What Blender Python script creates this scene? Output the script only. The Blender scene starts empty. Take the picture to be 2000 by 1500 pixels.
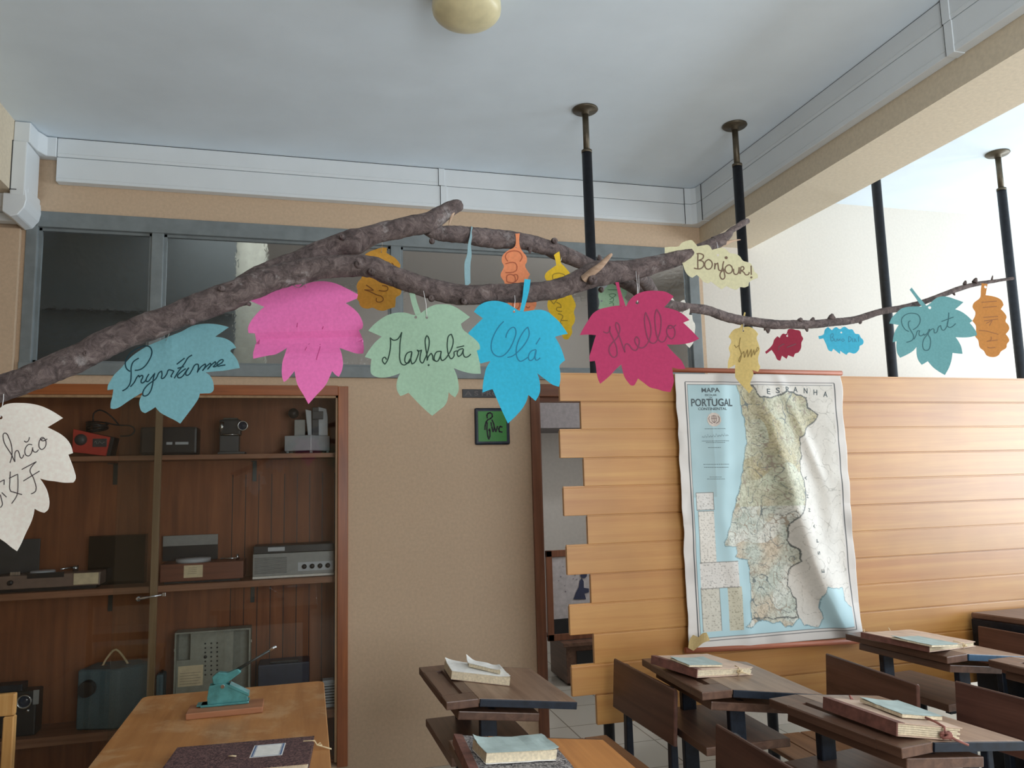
import bpy, bmesh, math, random
from mathutils import Vector, Matrix, noise, geometry
random.seed(7)
PI = math.pi
scn = bpy.context.scene
COL = scn.collection

# ---------------------------------------------------------------- camera
F_PX = 1495.0
RW = Matrix(((0.96632566, -0.25611491, -0.0248973),      # camera axes seen from the world
             (-0.00798979, -0.12657207, 0.99192524),
             (-0.25719814, -0.95832388, -0.12435614)))
CAM = Vector((0, 0, 1.55))
cd = bpy.data.cameras.new('camera'); cam = bpy.data.objects.new('camera', cd); COL.objects.link(cam)
cd.sensor_fit = 'HORIZONTAL'; cd.sensor_width = 36.0; cd.lens = F_PX / 2000 * 36.0
cd.clip_start = 0.05; cd.clip_end = 60
M4 = RW.transposed().to_4x4(); M4.translation = CAM
cam.matrix_world = M4
scn.camera = cam
scn.view_settings.view_transform = 'Standard'; scn.view_settings.look = 'None'
scn.view_settings.gamma = 1; scn.view_settings.use_curve_mapping = False
scn.view_settings.exposure = 0.26

def ray(px, py):
    return RW.transposed() @ Vector((px - 1000, 750 - py, -F_PX)).normalized()
FWD = RW.transposed() @ Vector((0, 0, -1))
def onY(px, py, Y): r = ray(px, py); return CAM + r * (Y / r.y)
def onX(px, py, X): r = ray(px, py); return CAM + r * (X / r.x)
def onZ(px, py, Z): r = ray(px, py); return CAM + r * ((Z - CAM.z) / r.z)
def onD(px, py, d): r = ray(px, py); return CAM + r * (d / r.dot(FWD))
def onP(px, py, p0, n): r = ray(px, py); return CAM + r * ((p0 - CAM).dot(n) / r.dot(n))

# ---------------------------------------------------------------- world and daylight
w = bpy.data.worlds.new('world'); scn.world = w; w.use_nodes = True
w.node_tree.nodes['Background'].inputs[0].default_value = (0.75, 0.87, 1.0, 1)
w.node_tree.nodes['Background'].inputs[1].default_value = 1.0
def area(name, loc, rot, sx, sy, power, col):
    l = bpy.data.lights.new(name, 'AREA'); l.shape = 'RECTANGLE'; l.size = sx; l.size_y = sy
    l.energy = power; l.color = col
    o = bpy.data.objects.new(name, l); COL.objects.link(o); o.location = loc; o.rotation_euler = rot
    return o
# daylight through the long row of windows in the right wall (facing -X)
for k, (yc, p) in enumerate(((3.3, 82), (1.05, 84), (-0.45, 20))):
    area('window_daylight', (6.32, yc, 1.75), (0, PI / 2, 0), 2.0, 1.8 if k < 2 else 0.9, p, (0.84, 0.93, 1.0))
# added fill light behind the camera, to the right; that wall has no window
area('rear_fill_light', (1.35, -1.04, 1.75), (PI / 2, 0, 0), 1.7, 1.6, 59, (0.9, 0.95, 1.0))

# ---------------------------------------------------------------- object helpers
def tag(o, label=None, cat=None, group=None, kind=None):
    if label: o['label'] = label
    if cat: o['category'] = cat
    if group: o['group'] = group
    if kind: o['kind'] = kind
    return o
def thing(name, loc, label, cat, group=None, rz=0, rot=None):
    o = bpy.data.objects.new(name, None); COL.objects.link(o)
    o.empty_display_size = 0.05
    o.location = loc; o.rotation_euler = rot if rot else (0, 0, rz)
    return tag(o, label, cat, group)
def wmat(o):
    m = Matrix.Translation(o.location) @ o.rotation_euler.to_matrix().to_4x4()
    return (wmat(o.parent) @ m) if o.parent else m
class MB:
    def __init__(s): s.v = []; s.f = []; s.sm = []
    def add(s, vs, fs, smooth=False):
        b = len(s.v); s.v += [Vector(v) for v in vs]
        for f in fs: s.f.append([i + b for i in f]); s.sm.append(smooth)
        return s
    def box(s, x0, x1, y0, y1, z0, z1, bev=0.0, M=None):
        bm = bmesh.new()
        bmesh.ops.create_cube(bm, size=1)
        for v in bm.verts:
            v.co = Vector(((x0 + x1) / 2 + v.co.x * (x1 - x0), (y0 + y1) / 2 + v.co.y * (y1 - y0), (z0 + z1) / 2 + v.co.z * (z1 - z0)))
        if bev: bmesh.ops.bevel(bm, geom=bm.edges[:], offset=bev, segments=2, affect='EDGES', profile=0.6)
        bm.normal_update(); bm.verts.index_update()
        vs = [(M @ v.co) if M else v.co.copy() for v in bm.verts]
        s.add(vs, [[v.index for v in f.verts] for f in bm.faces]); bm.free(); return s
    def prism(s, pts, ax, a0, a1, bev=0, M=None):
        # pts: 2D outline; ax: extrusion axis ('x': pts=(y,z), 'y': pts=(x,z), 'z': pts=(x,y))
        def mk(p, a):
            return {'x': Vector((a, p[0], p[1])), 'y': Vector((p[0], a, p[1])), 'z': Vector((p[0], p[1], a))}[ax]
        bm = bmesh.new()
        A = [bm.verts.new(mk(p, a0)) for p in pts]; B = [bm.verts.new(mk(p, a1)) for p in pts]
        n = len(pts); bm.faces.new(A); bm.faces.new(B[::-1])
        for i in range(n): bm.faces.new((A[i], B[i], B[(i + 1) % n], A[(i + 1) % n]))
        bmesh.ops.recalc_face_normals(bm, faces=bm.faces[:])
        if bev: bmesh.ops.bevel(bm, geom=bm.edges[:], offset=bev, segments=1, affect='EDGES')
        bm.verts.index_update()
        s.add([(M @ v.co) if M else v.co.copy() for v in bm.verts], [[v.index for v in f.verts] for f in bm.faces]); bm.free(); return s
    def tube(s, pts, rad, n=10, cap=True, smooth=True, flat=1.0, up=None):
        pts = [Vector(p) for p in pts]
        if not hasattr(rad, '__len__'): rad = [rad] * len(pts)
        rings = []; prev = up
        for i, p in enumerate(pts):
            t = (pts[min(i + 1, len(pts) - 1)] - pts[max(i - 1, 0)]).normalized()
            if prev is None: prev = Vector((0, 0, 1)) if abs(t.z) < 0.9 else Vector((1, 0, 0))
            u = (prev - t * prev.dot(t))
            if u.length < 1e-6: u = t.orthogonal()
            u.normalize(); w_ = t.cross(u); prev = u
            rings.append([p + (u * math.cos(2 * PI * k / n) + w_ * math.sin(2 * PI * k / n) * flat) * rad[i] for k in range(n)])
        vs = [v for r in rings for v in r]; fs = []
        for i in range(len(rings) - 1):
            for k in range(n):
                fs.append((i * n + k, i * n + (k + 1) % n, (i + 1) * n + (k + 1) % n, (i + 1) * n + k))
        b0 = len(s.v); s.add(vs, fs, smooth)
        if cap:
            s.f.append([b0 + k for k in range(n)][::-1]); s.sm.append(False)
            s.f.append([b0 + (len(rings) - 1) * n + k for k in range(n)]); s.sm.append(False)
        return s
    def cyl(s, p0, p1, r0, r1=None, n=24, smooth=True):
        return s.tube([p0, p1], [r0, r0 if r1 is None else r1], n=n, smooth=smooth)
    def lathe(s, prof, c, ax='z', n=32, smooth=True):
        vs = []; fs = []
        for (r, h) in prof:
            for k in range(n):
                a = 2 * PI * k / n; x, y = r * math.cos(a), r * math.sin(a)
                vs.append({'z': Vector((x, y, h)), 'y': Vector((x, h, y)), 'x': Vector((h, x, y))}[ax] + Vector(c))
        for i in range(len(prof) - 1):
            for k in range(n):
                fs.append((i * n + k, i * n + (k + 1) % n, (i + 1) * n + (k + 1) % n, (i + 1) * n + k))
        return s.add(vs, fs, smooth)
    def islands(s):
        par = list(range(len(s.v)))
        def find(i):
            while par[i] != i: par[i] = par[par[i]]; i = par[i]
            return i
        for f in s.f:
            for i in f[1:]: par[find(i)] = find(f[0])
        grp = {}
        for f, k in zip(s.f, s.sm): grp.setdefault(find(f[0]), []).append((f, k))
        out = []
        for fl in grp.values():
            ids = sorted({i for f, _ in fl for i in f}); mp = {i: n for n, i in enumerate(ids)}
            m = MB(); m.v = [s.v[i] for i in ids]; m.f = [[mp[i] for i in f] for f, _ in fl]; m.sm = [k for _, k in fl]; out.append(m)
        return out
    def each(s, name, mat, parent, label=None):
        for m in s.islands(): o = m.build(name, mat, parent, label)
        return o
    def build(s, name, mat, parent=None, label=None, fix=True):
        me = bpy.data.meshes.new(name)
        vs = s.v
        if parent is not None:
            inv = wmat(parent).inverted(); vs = [inv @ v for v in vs]
        me.from_pydata([tuple(v) for v in vs], [], s.f)
        for p, k in zip(me.polygons, s.sm): p.use_smooth = k
        me.materials.append(mat)
        if fix:
            bm = bmesh.new(); bm.from_mesh(me); bmesh.ops.recalc_face_normals(bm, faces=bm.faces[:]); bm.to_mesh(me); bm.free()
        me.update()
        o = bpy.data.objects.new(name, me); COL.objects.link(o)
        if parent is not None: o.parent = parent
        if label: o['label'] = label
        return o
def struct(name, mb, mat):
    o = mb.build(name, mat); o['kind'] = 'structure'; return o

# ---------------------------------------------------------------- materials
def lin(c):
    return tuple((x / 12.92 if x <= 0.04045 else ((x + 0.055) / 1.055) ** 2.4) for x in [k / 255 for k in c])
def base(name, rgb, rough=0.6, metal=0, spec=0.5):
    m = bpy.data.materials.new(name); m.use_nodes = True
    b = m.node_tree.nodes['Principled BSDF']
    b.inputs['Base Color'].default_value = (*lin(rgb), 1); b.inputs['Roughness'].default_value = rough
    b.inputs['Metallic'].default_value = metal; b.inputs['Specular IOR Level'].default_value = spec
    return m, m.node_tree, b
def coords(nt, scale=(1, 1, 1), kind='Object'):
    tc = nt.nodes.new('ShaderNodeTexCoord'); mp = nt.nodes.new('ShaderNodeMapping'); mp.inputs['Scale'].default_value = scale
    nt.links.new(tc.outputs[kind], mp.inputs['Vector']); return mp.outputs['Vector']
def noisy(nt, vec, scale, detail=4, rough=0.55, dist=0):
    n = nt.nodes.new('ShaderNodeTexNoise'); n.inputs['Scale'].default_value = scale; n.inputs['Detail'].default_value = detail
    n.inputs['Roughness'].default_value = rough; n.inputs['Distortion'].default_value = dist
    nt.links.new(vec, n.inputs['Vector']); return n.outputs['Fac']
def ramp(nt, fac, stops):
    r = nt.nodes.new('ShaderNodeValToRGB'); el = r.color_ramp.elements
    while len(el) < len(stops): el.new(0.5)
    for e, (p, c) in zip(el, stops): e.position = p; e.color = (*lin(c), 1)
    nt.links.new(fac, r.inputs['Fac']); return r.outputs['Color']
def bump(nt, b, fac, strength, dist=0.002):
    n = nt.nodes.new('ShaderNodeBump'); n.inputs['Strength'].default_value = strength; n.inputs['Distance'].default_value = dist
    nt.links.new(fac, n.inputs['Height']); nt.links.new(n.outputs['Normal'], b.inputs['Normal'])
def plain(name, rgb, rough=0.6, metal=0, var=0.06, scale=30, bmp=0.0, spec=0.5):
    m, nt, b = base(name, rgb, rough, metal, spec)
    f = noisy(nt, coords(nt), scale)
    lo = tuple(max(0, k * (1 - var)) for k in rgb); hi = tuple(min(255, k * (1 + var)) for k in rgb)
    nt.links.new(ramp(nt, f, [(0.3, lo), (0.7, hi)]), b.inputs['Base Color'])
    if bmp: bump(nt, b, noisy(nt, coords(nt), scale * 6, 3), bmp)
    return m
def wood(name, dark, light, axis='x', rough=0.45, scale=1.0, spots=None, coat=0, streak=14, spec=0.5):
    m, nt, b = base(name, light, rough, 0, spec)
    sc = {'x': (0.6, streak, streak), 'y': (streak, 0.6, streak), 'z': (streak, streak, 0.6)}[axis]
    f1 = noisy(nt, coords(nt, tuple(k * scale for k in sc)), 2.2, 6, 0.6, 0.6)
    c = ramp(nt, f1, [(0.3, dark), (0.72, light)])
    f2 = noisy(nt, coords(nt), 3.0 * scale, 3)
    mx = nt.nodes.new('ShaderNodeMix'); mx.data_type = 'RGBA'; mx.blend_type = 'MULTIPLY'; mx.inputs[0].default_value = 0.5
    nt.links.new(c, mx.inputs[6]); nt.links.new(ramp(nt, f2, [(0.3, (200, 195, 190)), (0.7, (255, 255, 255))]), mx.inputs[7])
    out = mx.outputs[2]
    if spots:
        f3 = noisy(nt, coords(nt, (1, 1, 1)), 5, 8, 0.72, 0.4)
        m2 = nt.nodes.new('ShaderNodeMix'); m2.data_type = 'RGBA'
        nt.links.new(ramp(nt, f3, [(0.50, (0, 0, 0)), (0.60, (140, 140, 140))]), m2.inputs[0])
        nt.links.new(out, m2.inputs[6]); m2.inputs[7].default_value = (*lin(spots), 1); out = m2.outputs[2]
    nt.links.new(out, b.inputs['Base Color'])
    b.inputs['Coat Weight'].default_value = coat; b.inputs['Coat Roughness'].default_value = 0.40 if coat > 0.5 else 0.25
    bump(nt, b, f1, 0.12, 0.001)
    return m
def glass(name, tint=(255, 255, 255), rough=0.02, refl=1.0, transp=1.0, normal_scale=0, nstr=0.3):
    m = bpy.data.materials.new(name); m.use_nodes = True; nt = m.node_tree; nt.nodes.clear()
    out = nt.nodes.new('ShaderNodeOutputMaterial'); mx = nt.nodes.new('ShaderNodeMixShader')
    tr = nt.nodes.new('ShaderNodeBsdfTransparent'); tr.inputs[0].default_value = (*[k * transp for k in lin(tint)], 1)
    gl = nt.nodes.new('ShaderNodeBsdfGlossy'); gl.inputs['Roughness'].default_value = rough
    fr = nt.nodes.new('ShaderNodeFresnel'); fr.inputs['IOR'].default_value = 1.5
    mu = nt.nodes.new('ShaderNodeMath'); mu.operation = 'MULTIPLY'; mu.inputs[1].default_value = refl
    nt.links.new(fr.outputs[0], mu.inputs[0]); nt.links.new(mu.outputs[0], mx.inputs[0])
    nt.links.new(tr.outputs[0], mx.inputs[1]); nt.links.new(gl.outputs[0], mx.inputs[2]); nt.links.new(mx.outputs[0], out.inputs[0])
    return m
def textured_glass(name):
    m, nt, b = base(name, (244, 248, 250), 0.10)
    b.inputs['Transmission Weight'].default_value = 1.0; b.inputs['IOR'].default_value = 1.25
    v = nt.nodes.new('ShaderNodeTexVoronoi'); v.inputs['Scale'].default_value = 46
    nt.links.new(coords(nt), v.inputs['Vector'])
    bump(nt, b, v.outputs['Distance'], 0.35, 0.004)
    return m

WALLC = (202, 177, 150)
m_wall = plain('beige_plaster', WALLC, 0.85, var=0.03, scale=60, bmp=0.25)
m_wall_r = plain('cream_plaster', (216, 210, 200), 0.85, var=0.015, scale=60, bmp=0.2)
m_beam = plain('beam_plaster', (214, 200, 176), 0.85, var=0.03, scale=60, bmp=0.35)
m_ceil = plain('ceiling_paint', (226, 238, 247), 0.9, var=0.015, scale=3)
m_trunk = plain('white_plastic', (222, 228, 231), 0.45, var=0.01, scale=4)
m_dkline = plain('dark_gap', (60, 62, 64), 0.8)
m_frame = plain('grey_blue_paint', (122, 130, 132), 0.5, var=0.06, scale=12)
m_tglass = textured_glass('hammered_glass')
m_cabframe = wood('cabinet_frame_wood', (130, 70, 32), (180, 106, 56), 'z', 0.4, coat=0.2)
m_cabframe_h = wood('cabinet_rail_wood', (130, 70, 32), (180, 106, 56), 'x', 0.4, coat=0.2)
m_cabin = wood('cabinet_panel_wood', (128, 74, 42), (168, 104, 62), 'z', 0.55, streak=9)
m_shelf = wood('shelf_wood', (140, 96, 68), (176, 124, 92), 'x', 0.5)
m_strip = wood('divider_wood', (168, 136, 100), (200, 168, 130), 'z', 0.5)
m_doorwood = wood('door_frame_wood', (104, 64, 46), (146, 96, 70), 'z', 0.4)
m_doorwood_h = wood('door_head_wood', (104, 64, 46), (146, 96, 70), 'x', 0.4)
m_pine = wood('varnished_pine', (186, 125, 58), (206, 153, 82), 'x', 0.42, scale=0.7, coat=1.0, streak=16)
m_pine_b = wood('varnished_pine_warm', (184, 122, 57), (204, 150, 80), 'x', 0.42, scale=0.7, coat=1.0, streak=16)
m_black = plain('black_steel', (30, 32, 38), 0.42, 0.3, var=0.2, scale=40)
m_iron = plain('dark_blue_iron', (30, 38, 50), 0.4, 0.3, var=0.25, scale=30)
m_blueiron = plain('blue_painted_iron', (46, 78, 104), 0.4, 0.1, var=0.2, scale=30)
m_bronze = plain('bronze_metal', (92, 84, 70), 0.45, 0.6, var=0.1)
m_dkwood = wood('dark_desk_wood', (80, 54, 42), (122, 90, 72), 'y', 0.42, coat=0.15)
m_dkwood_top = wood('worn_desk_top', (112, 84, 66), (162, 132, 108), 'y', 0.38, spots=(160, 132, 110), coat=0.15)
m_back = wood('reddish_backrest', (74, 46, 38), (112, 76, 64), 'y', 0.4, coat=0.15)
m_seat = wood('light_brown_slats', (128, 88, 58), (172, 126, 90), 'y', 0.45)
m_orange = wood('orange_wood', (176, 112, 56), (210, 142, 78), 'y', 0.35, coat=0.2)
m_table = wood('worn_table_top', (176, 118, 64), (210, 150, 90), 'y', 0.4, spots=(226, 198, 156), coat=0.25, streak=7)
m_block = wood('block_wood', (150, 96, 64), (188, 130, 92), 'x', 0.5)
m_chair = wood('yellow_chair_wood', (190, 140, 78), (222, 176, 112), 'z', 0.35, coat=0.2)
m_lamp = plain('cream_opal_glass', (216, 206, 166), 0.35, var=0.05, scale=14)
m_floor_base = None
m_white = plain('white_paper', (236, 234, 228), 0.8, var=0.03, scale=60)
m_page = plain('aged_pages', (214, 200, 172), 0.85, var=0.08, scale=120)
m_cream = plain('cream_label', (224, 208, 172), 0.7, var=0.05)
m_greybook = plain('grey_green_cover', (164, 180, 176), 0.75, var=0.08, scale=18)
m_spine = plain('reddish_brown_spine', (112, 72, 62), 0.7, var=0.15, scale=40)
m_cardb = plain('brown_card_cover', (196, 170, 150), 0.55, var=0.08, scale=14)
m_ribbon = plain('dusty_pink_ribbon', (140, 88, 78), 0.8, var=0.1)
m_tie = plain('cream_cotton_tie', (222, 200, 160), 0.8)
m_mapwood = wood('map_rod_wood', (160, 88, 62), (196, 122, 92), 'x', 0.5)
m_teal = plain('teal_enamel', (80, 142, 142), 0.22, 0.15, var=0.12, scale=26)
m_metal = plain('chrome', (200, 204, 208), 0.18, 1.0, var=0.03)
m_dkmetal = plain('dark_metal', (70, 74, 72), 0.4, 0.6)
m_red = plain('red_enamel', (196, 62, 50), 0.4, var=0.05)
m_blk = plain('black_plastic', (30, 31, 34), 0.4, var=0.1)
m_dkgrey = plain('dark_grey_plastic', (66, 68, 70), 0.45, var=0.06)
m_grey = plain('grey_plastic', (150, 152, 150), 0.4, var=0.04)
m_ltgrey = plain('pale_grey_plastic', (186, 192, 198), 0.4, var=0.03)
m_proj = plain('grey_blue_leatherette', (84, 108, 116), 0.5, var=0.08, scale=200, bmp=0.2)
m_box = plain('grey_green_case', (148, 150, 138), 0.55, var=0.05, scale=40)
m_navy = plain('navy_case', (44, 52, 72), 0.5, var=0.08)
m_green = plain('green_sign', (44, 128, 44), 0.4, var=0.03)
m_ink = plain('black_ink', (38, 36, 40), 0.7)
m_thread = plain('nylon_thread', (226, 226, 226), 0.2)
m_walnut = wood('record_player_wood', (112, 62, 42), (146, 88, 62), 'x', 0.45)
m_clear = glass('cabinet_glass', (250, 251, 250), 0.015, 0.8, 1.0)
m_smoke = glass('smoked_acrylic', (120, 124, 124), 0.05, 1.3, 0.8)

def floor_mat():
    m, nt, b = base('floor_tiles', (150, 143, 130), 0.16, 0, 0.7)
    br = nt.nodes.new('ShaderNodeTexBrick'); br.offset = 0; br.inputs['Scale'].default_value = 1
    br.inputs['Brick Width'].default_value = 0.4; br.inputs['Row Height'].default_value = 0.4; br.inputs['Mortar Size'].default_value = 0.004
    br.inputs['Color1'].default_value = (*lin((182, 176, 164)), 1); br.inputs['Color2'].default_value = (*lin((174, 168, 156)), 1)
    br.inputs['Mortar'].default_value = (*lin((120, 112, 100)), 1)
    nt.links.new(coords(nt), br.inputs['Vector']); nt.links.new(br.outputs['Color'], b.inputs['Base Color'])
    return m
m_floor = floor_mat()
def marble_mat(name, dark, light):
    m, nt, b = base(name, dark, 0.6)
    f = noisy(nt, coords(nt, (1, 1, 1)), 130, 6, 0.65, 1.2)
    nt.links.new(ramp(nt, f, [(0.44, dark), (0.5, tuple((a + c) / 2 for a, c in zip(dark, light))), (0.58, light)]), b.inputs['Base Color'])
    return m
m_marble = marble_mat('marbled_paper_dark', (52, 32, 36), (128, 96, 92))
m_marble2 = marble_mat('marbled_paper_grey', (52, 50, 54), (176, 170, 166))
def bark_mat():
    m, nt, b = base('bark', (104, 92, 88), 0.8)
    f = noisy(nt, coords(nt, (1, 1, 1)), 46, 9, 0.78, 0.8)
    c = ramp(nt, f, [(0.30, (34, 26, 28)), (0.44, (78, 66, 64)), (0.58, (112, 98, 95)), (0.76, (152, 142, 138))])
    f2 = noisy(nt, coords(nt), 11, 8, 0.75)
    mx = nt.nodes.new('ShaderNodeMix'); mx.data_type = 'RGBA'
    nt.links.new(ramp(nt, f2, [(0.60, (0, 0, 0)), (0.70, (190, 190, 190))]), mx.inputs[0]); nt.links.new(c, mx.inputs[6])
    mx.inputs[7].default_value = (*lin((186, 182, 180)), 1)
    nt.links.new(mx.outputs[2], b.inputs['Base Color'])
    bump(nt, b, f, 1.0, 0.005); return m
m_bark = bark_mat()
m_rawwood = wood('torn_wood', (150, 122, 100), (196, 170, 146), 'x', 0.8, scale=4)
def paper_mat(name, rgb, trans=0.18):
    m = bpy.data.materials.new(name); m.use_nodes = True; nt = m.node_tree
    b = nt.nodes['Principled BSDF']; b.inputs['Roughness'].default_value = 0.75; b.inputs['Specular IOR Level'].default_value = 0.25
    f = noisy(nt, coords(nt), 160, 3)
    col = ramp(nt, f, [(0.3, tuple(k * 0.97 for k in rgb)), (0.7, tuple(min(255, k * 1.03) for k in rgb))])
    nt.links.new(col, b.inputs['Base Color'])
    tl = nt.nodes.new('ShaderNodeBsdfTranslucent'); nt.links.new(col, tl.inputs['Color'])
    mx = nt.nodes.new('ShaderNodeMixShader'); mx.inputs[0].default_value = trans
    out = nt.nodes['Material Output']
    nt.links.new(b.outputs[0], mx.inputs[1]); nt.links.new(tl.outputs[0], mx.inputs[2]); nt.links.new(mx.outputs[0], out.inputs['Surface'])
    return m

# ---------------------------------------------------------------- writing
def text_mb(txt, size, place, mb=None, bold=0.0):
    """flat letters; place(x, y) -> world point; x to the right, y up, origin at the left of the baseline"""
    cu = bpy.data.curves.new('t', 'FONT'); cu.body = txt; cu.size = size; cu.offset = bold; cu.resolution_u = 3
    ob = bpy.data.objects.new('t', cu); me = ob.to_mesh()
    bm = bmesh.new(); bm.from_mesh(me); ob.to_mesh_clear()
    bmesh.ops.triangulate(bm, faces=bm.faces[:]); bm.verts.index_update()
    mb = mb or MB()
    mb.add([place(v.co.x, v.co.y) for v in bm.verts], [[v.index for v in f.verts] for f in bm.faces])
    bm.free(); bpy.data.objects.remove(ob); bpy.data.curves.remove(cu)
    return mb
def text_width(txt, size):
    mb = text_mb(txt, size, lambda x, y: Vector((x, y, 0)))
    return max(v.x for v in mb.v) if mb.v else 0
def text_box(txt, x0, x1, h, place0, mb, bold=0.0):
    """text stretched to run from x0 to x1 with cap height h; place0(x,y) world, baseline y=0"""
    s = h / 0.69; wd = text_width(txt, s); k = (x1 - x0) / max(wd, 1e-6)
    return text_mb(txt, s, lambda x, y: place0(x0 + x * k, y), mb, bold)

# ================================================================ ROOM SHELL
H = 3.415; YB = 4.40; XL, XR, YF = -4.2, 6.45, -1.1
BX0, BX1, BZ = 2.487, 2.86, 3.05                     # ceiling beam
CX0, CX1, CZ0, CZ1 = -1.435, 2.46, 2.148, 3.02       # clerestory opening
DX0, DX1, DZ = 1.30, 2.25, 2.085                     # doorway
KX0, KX1, KZ1 = -2.05, 0.215, 2.098                  # cabinet opening
struct('floor', MB().box(XL, XR, YF, 7.6, -0.1, 0), m_floor)
struct('ceiling', MB().box(XL, XR, YF, YB + 0.12, H, H + 0.1), m_ceil)
wb = MB(); T = 0.12
def wbx(x0, x1, z0, z1): wb.box(x0, x1, YB, YB + T, z0, z1)
wbx(XL, 2.49, CZ1, H)
wbx(XL, CX0, KZ1, CZ1); wbx(XL, KX0, 0, KZ1)
wbx(CX0, CX1, KZ1, CZ0); wbx(KX0, KX1, 0, 0.06)
wbx(KX1, DX0, 0, KZ1); wbx(DX0, DX1, DZ, KZ1); wbx(DX1, 2.49, 0, KZ1); wbx(CX1, 2.49, KZ1, CZ1)
struct('wall_back', wb, m_wall)
struct('wall_back_right', MB().box(2.49, XR, YB, YB + T, 0, H), m_wall_r)
struct('wall_left', MB().box(XL - 0.1, XL, YF, YB + T, 0, H), m_wall)
struct('wall_front', MB().box(XL, XR, YF - 0.1, YF, 0, H), m_wall)
wr = MB()                                             # right wall with the window row
wr.box(XR, XR + 0.1, YF, YB + T, 0, 0.7).box(XR, XR + 0.1, YF, YB + T, 2.85, H)
for y0, y1 in ((YF, -1.0), (0.0, 0.1), (2.0, 2.2), (4.35, YB + T)): wr.box(XR, XR + 0.1, y0, y1, 0.7, 2.85)
struct('wall_right', wr, m_wall_r)
wn = 2
for y0, y1 in ((-1.0, 0.0), (0.1, 2.0), (2.2, 4.35)):
    fr = MB()
    for a, b_ in ((y0, y0 + 0.05), (y1 - 0.05, y1), ((y0 + y1) / 2 - 0.025, (y0 + y1) / 2 + 0.025)): fr.box(XR + 0.02, XR + 0.07, a, b_, 0.7, 2.85)
    fr.box(XR + 0.02, XR + 0.07, y0, y1, 0.7, 0.75).box(XR + 0.02, XR + 0.07, y0, y1, 2.8, 2.85)
    o = struct('window_%d' % wn, fr, m_trunk)
    wn += 1
bm_ = MB().box(BX0, BX1, YF, YB, BZ, H)
struct('trim_1', bm_, m_beam)                         # ceiling beam, right
struct('trim_2', MB().box(-1.85, -1.445, YF, YB, BZ, H), m_beam)   # ceiling beam, left
struct('trim_3', MB().box(-2.3, -1.455, YB - 0.035, YB, KZ1 + 0.02, BZ - 0.14), m_wall)   # flat pier left of the clerestory

# corridor behind the wall (seen through the doorway and the hammered glass)
co = MB()
co.box(-1.9, 3.4, 6.9, 7.0, 0, 3.3).box(-1.9, 3.4, YB + T, 7.0, 3.3, 3.4)
co.box(-2.0, -1.9, 4.95, 7.0, 0, 3.3).box(3.3, 3.4, YB + T, 7.0, 0, 3.3)
co.box(0.2, 1.0, 4.98, 5.02, 0, 2.1)
struct('wall_corridor', co, plain('corridor_paint', (196, 190, 182), 0.85, var=0.02))
struct('trim_5', MB().box(-0.45, -0.27, 5.05, 5.25, 0, 3.3), plain('grey_green_paint', (150, 152, 140), 0.85))
struct('trim_4', MB().box(0.95, 3.3, 6.2, 6.9, 1.98, 2.4), plain('lintel_painted_shade', (128, 122, 122), 0.85))  # lintel colour darkened to stand in for the shade up there
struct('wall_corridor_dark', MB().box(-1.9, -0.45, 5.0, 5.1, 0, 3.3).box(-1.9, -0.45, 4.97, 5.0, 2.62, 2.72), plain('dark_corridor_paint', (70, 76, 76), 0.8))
area('corridor_top_fill', (1.0, 4.74, 3.28), (0, 0, 0), 3.6, 0.25, 20, (0.92, 0.96, 1.0))  # added fill, hidden above the clerestory, to brighten the corridor
area('corridor_side_fill', (3.28, 5.02, 2.1), (0, PI / 2, 0), 1.8, 0.8, 20, (0.9, 0.95, 1.0))  # added fill from the corridor's solid end wall, brightens the panes

# clerestory window
fb = MB(); FY0, FY1 = YB + 0.0, YB + 0.07
fb.box(CX0, CX1, FY0 - 0.012, FY1, CZ1 - 0.085, CZ1, 0.004)
fb.box(CX0, CX1, FY0 - 0.02, FY1, CZ0, CZ0 + 0.065, 0.004)
fb.box(CX0, CX0 + 0.055, FY0 - 0.012, FY1, CZ0, CZ1, 0.004).box(CX1 - 0.07, CX1, FY0 - 0.012, FY1, CZ0, CZ1, 0.004)
for xm in (-0.80, 0.492, 1.785): fb.box(xm - 0.03, xm + 0.03, FY0 - 0.005, FY1, CZ0, CZ1, 0.004)
cw = struct('window_1', fb, m_frame)
edges = [CX0 + 0.055, -0.83, -0.77, 0.462, 0.522, 1.755, 1.815, CX1 - 0.07]
ins = MB()
for a, b_ in zip(edges[::2], edges[1::2]):
    z0, z1 = CZ0 + 0.065, CZ1 - 0.085
    ins.box(a, a + 0.014, YB + 0.015, YB + 0.04, z0, z1).box(b_ - 0.014, b_, YB + 0.015, YB + 0.04, z0, z1)
    ins.box(a, b_, YB + 0.015, YB + 0.04, z1 - 0.014, z1).box(a, b_, YB + 0.015, YB + 0.04, z0, z0 + 0.014)
ins.build('glazing_bead', m_frame, cw)
for a, b_ in zip(edges[::2], edges[1::2]):
    MB().box(a, b_, YB + 0.024, YB + 0.03, CZ0 + 0.065, CZ1 - 0.085).build('window_pane', m_tglass, cw)

# doorway frame
df = MB(); 
df.box(DX0 - 0.012, DX0 + 0.045, YB - 0.02, YB + T + 0.01, 0, DZ + 0.035, 0.004)
df.box(DX1 - 0.045, DX1 + 0.012, YB - 0.02, YB + T + 0.01, 0, DZ + 0.035, 0.004)
df.box(DX0 + 0.045, DX0 + 0.062, YB + 0.03, YB + 0.07, 0, DZ)
d1 = struct('door_1', df, m_doorwood)
MB().box(DX0 + 0.045, DX1 - 0.045, YB - 0.02, YB + T, DZ - 0.04, DZ + 0.035, 0.004).box(DX0 + 0.045, DX1 - 0.045, YB + 0.02, YB + 0.07, DZ - 0.07, DZ - 0.035).build('door_head', m_doorwood_h, d1)

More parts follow.
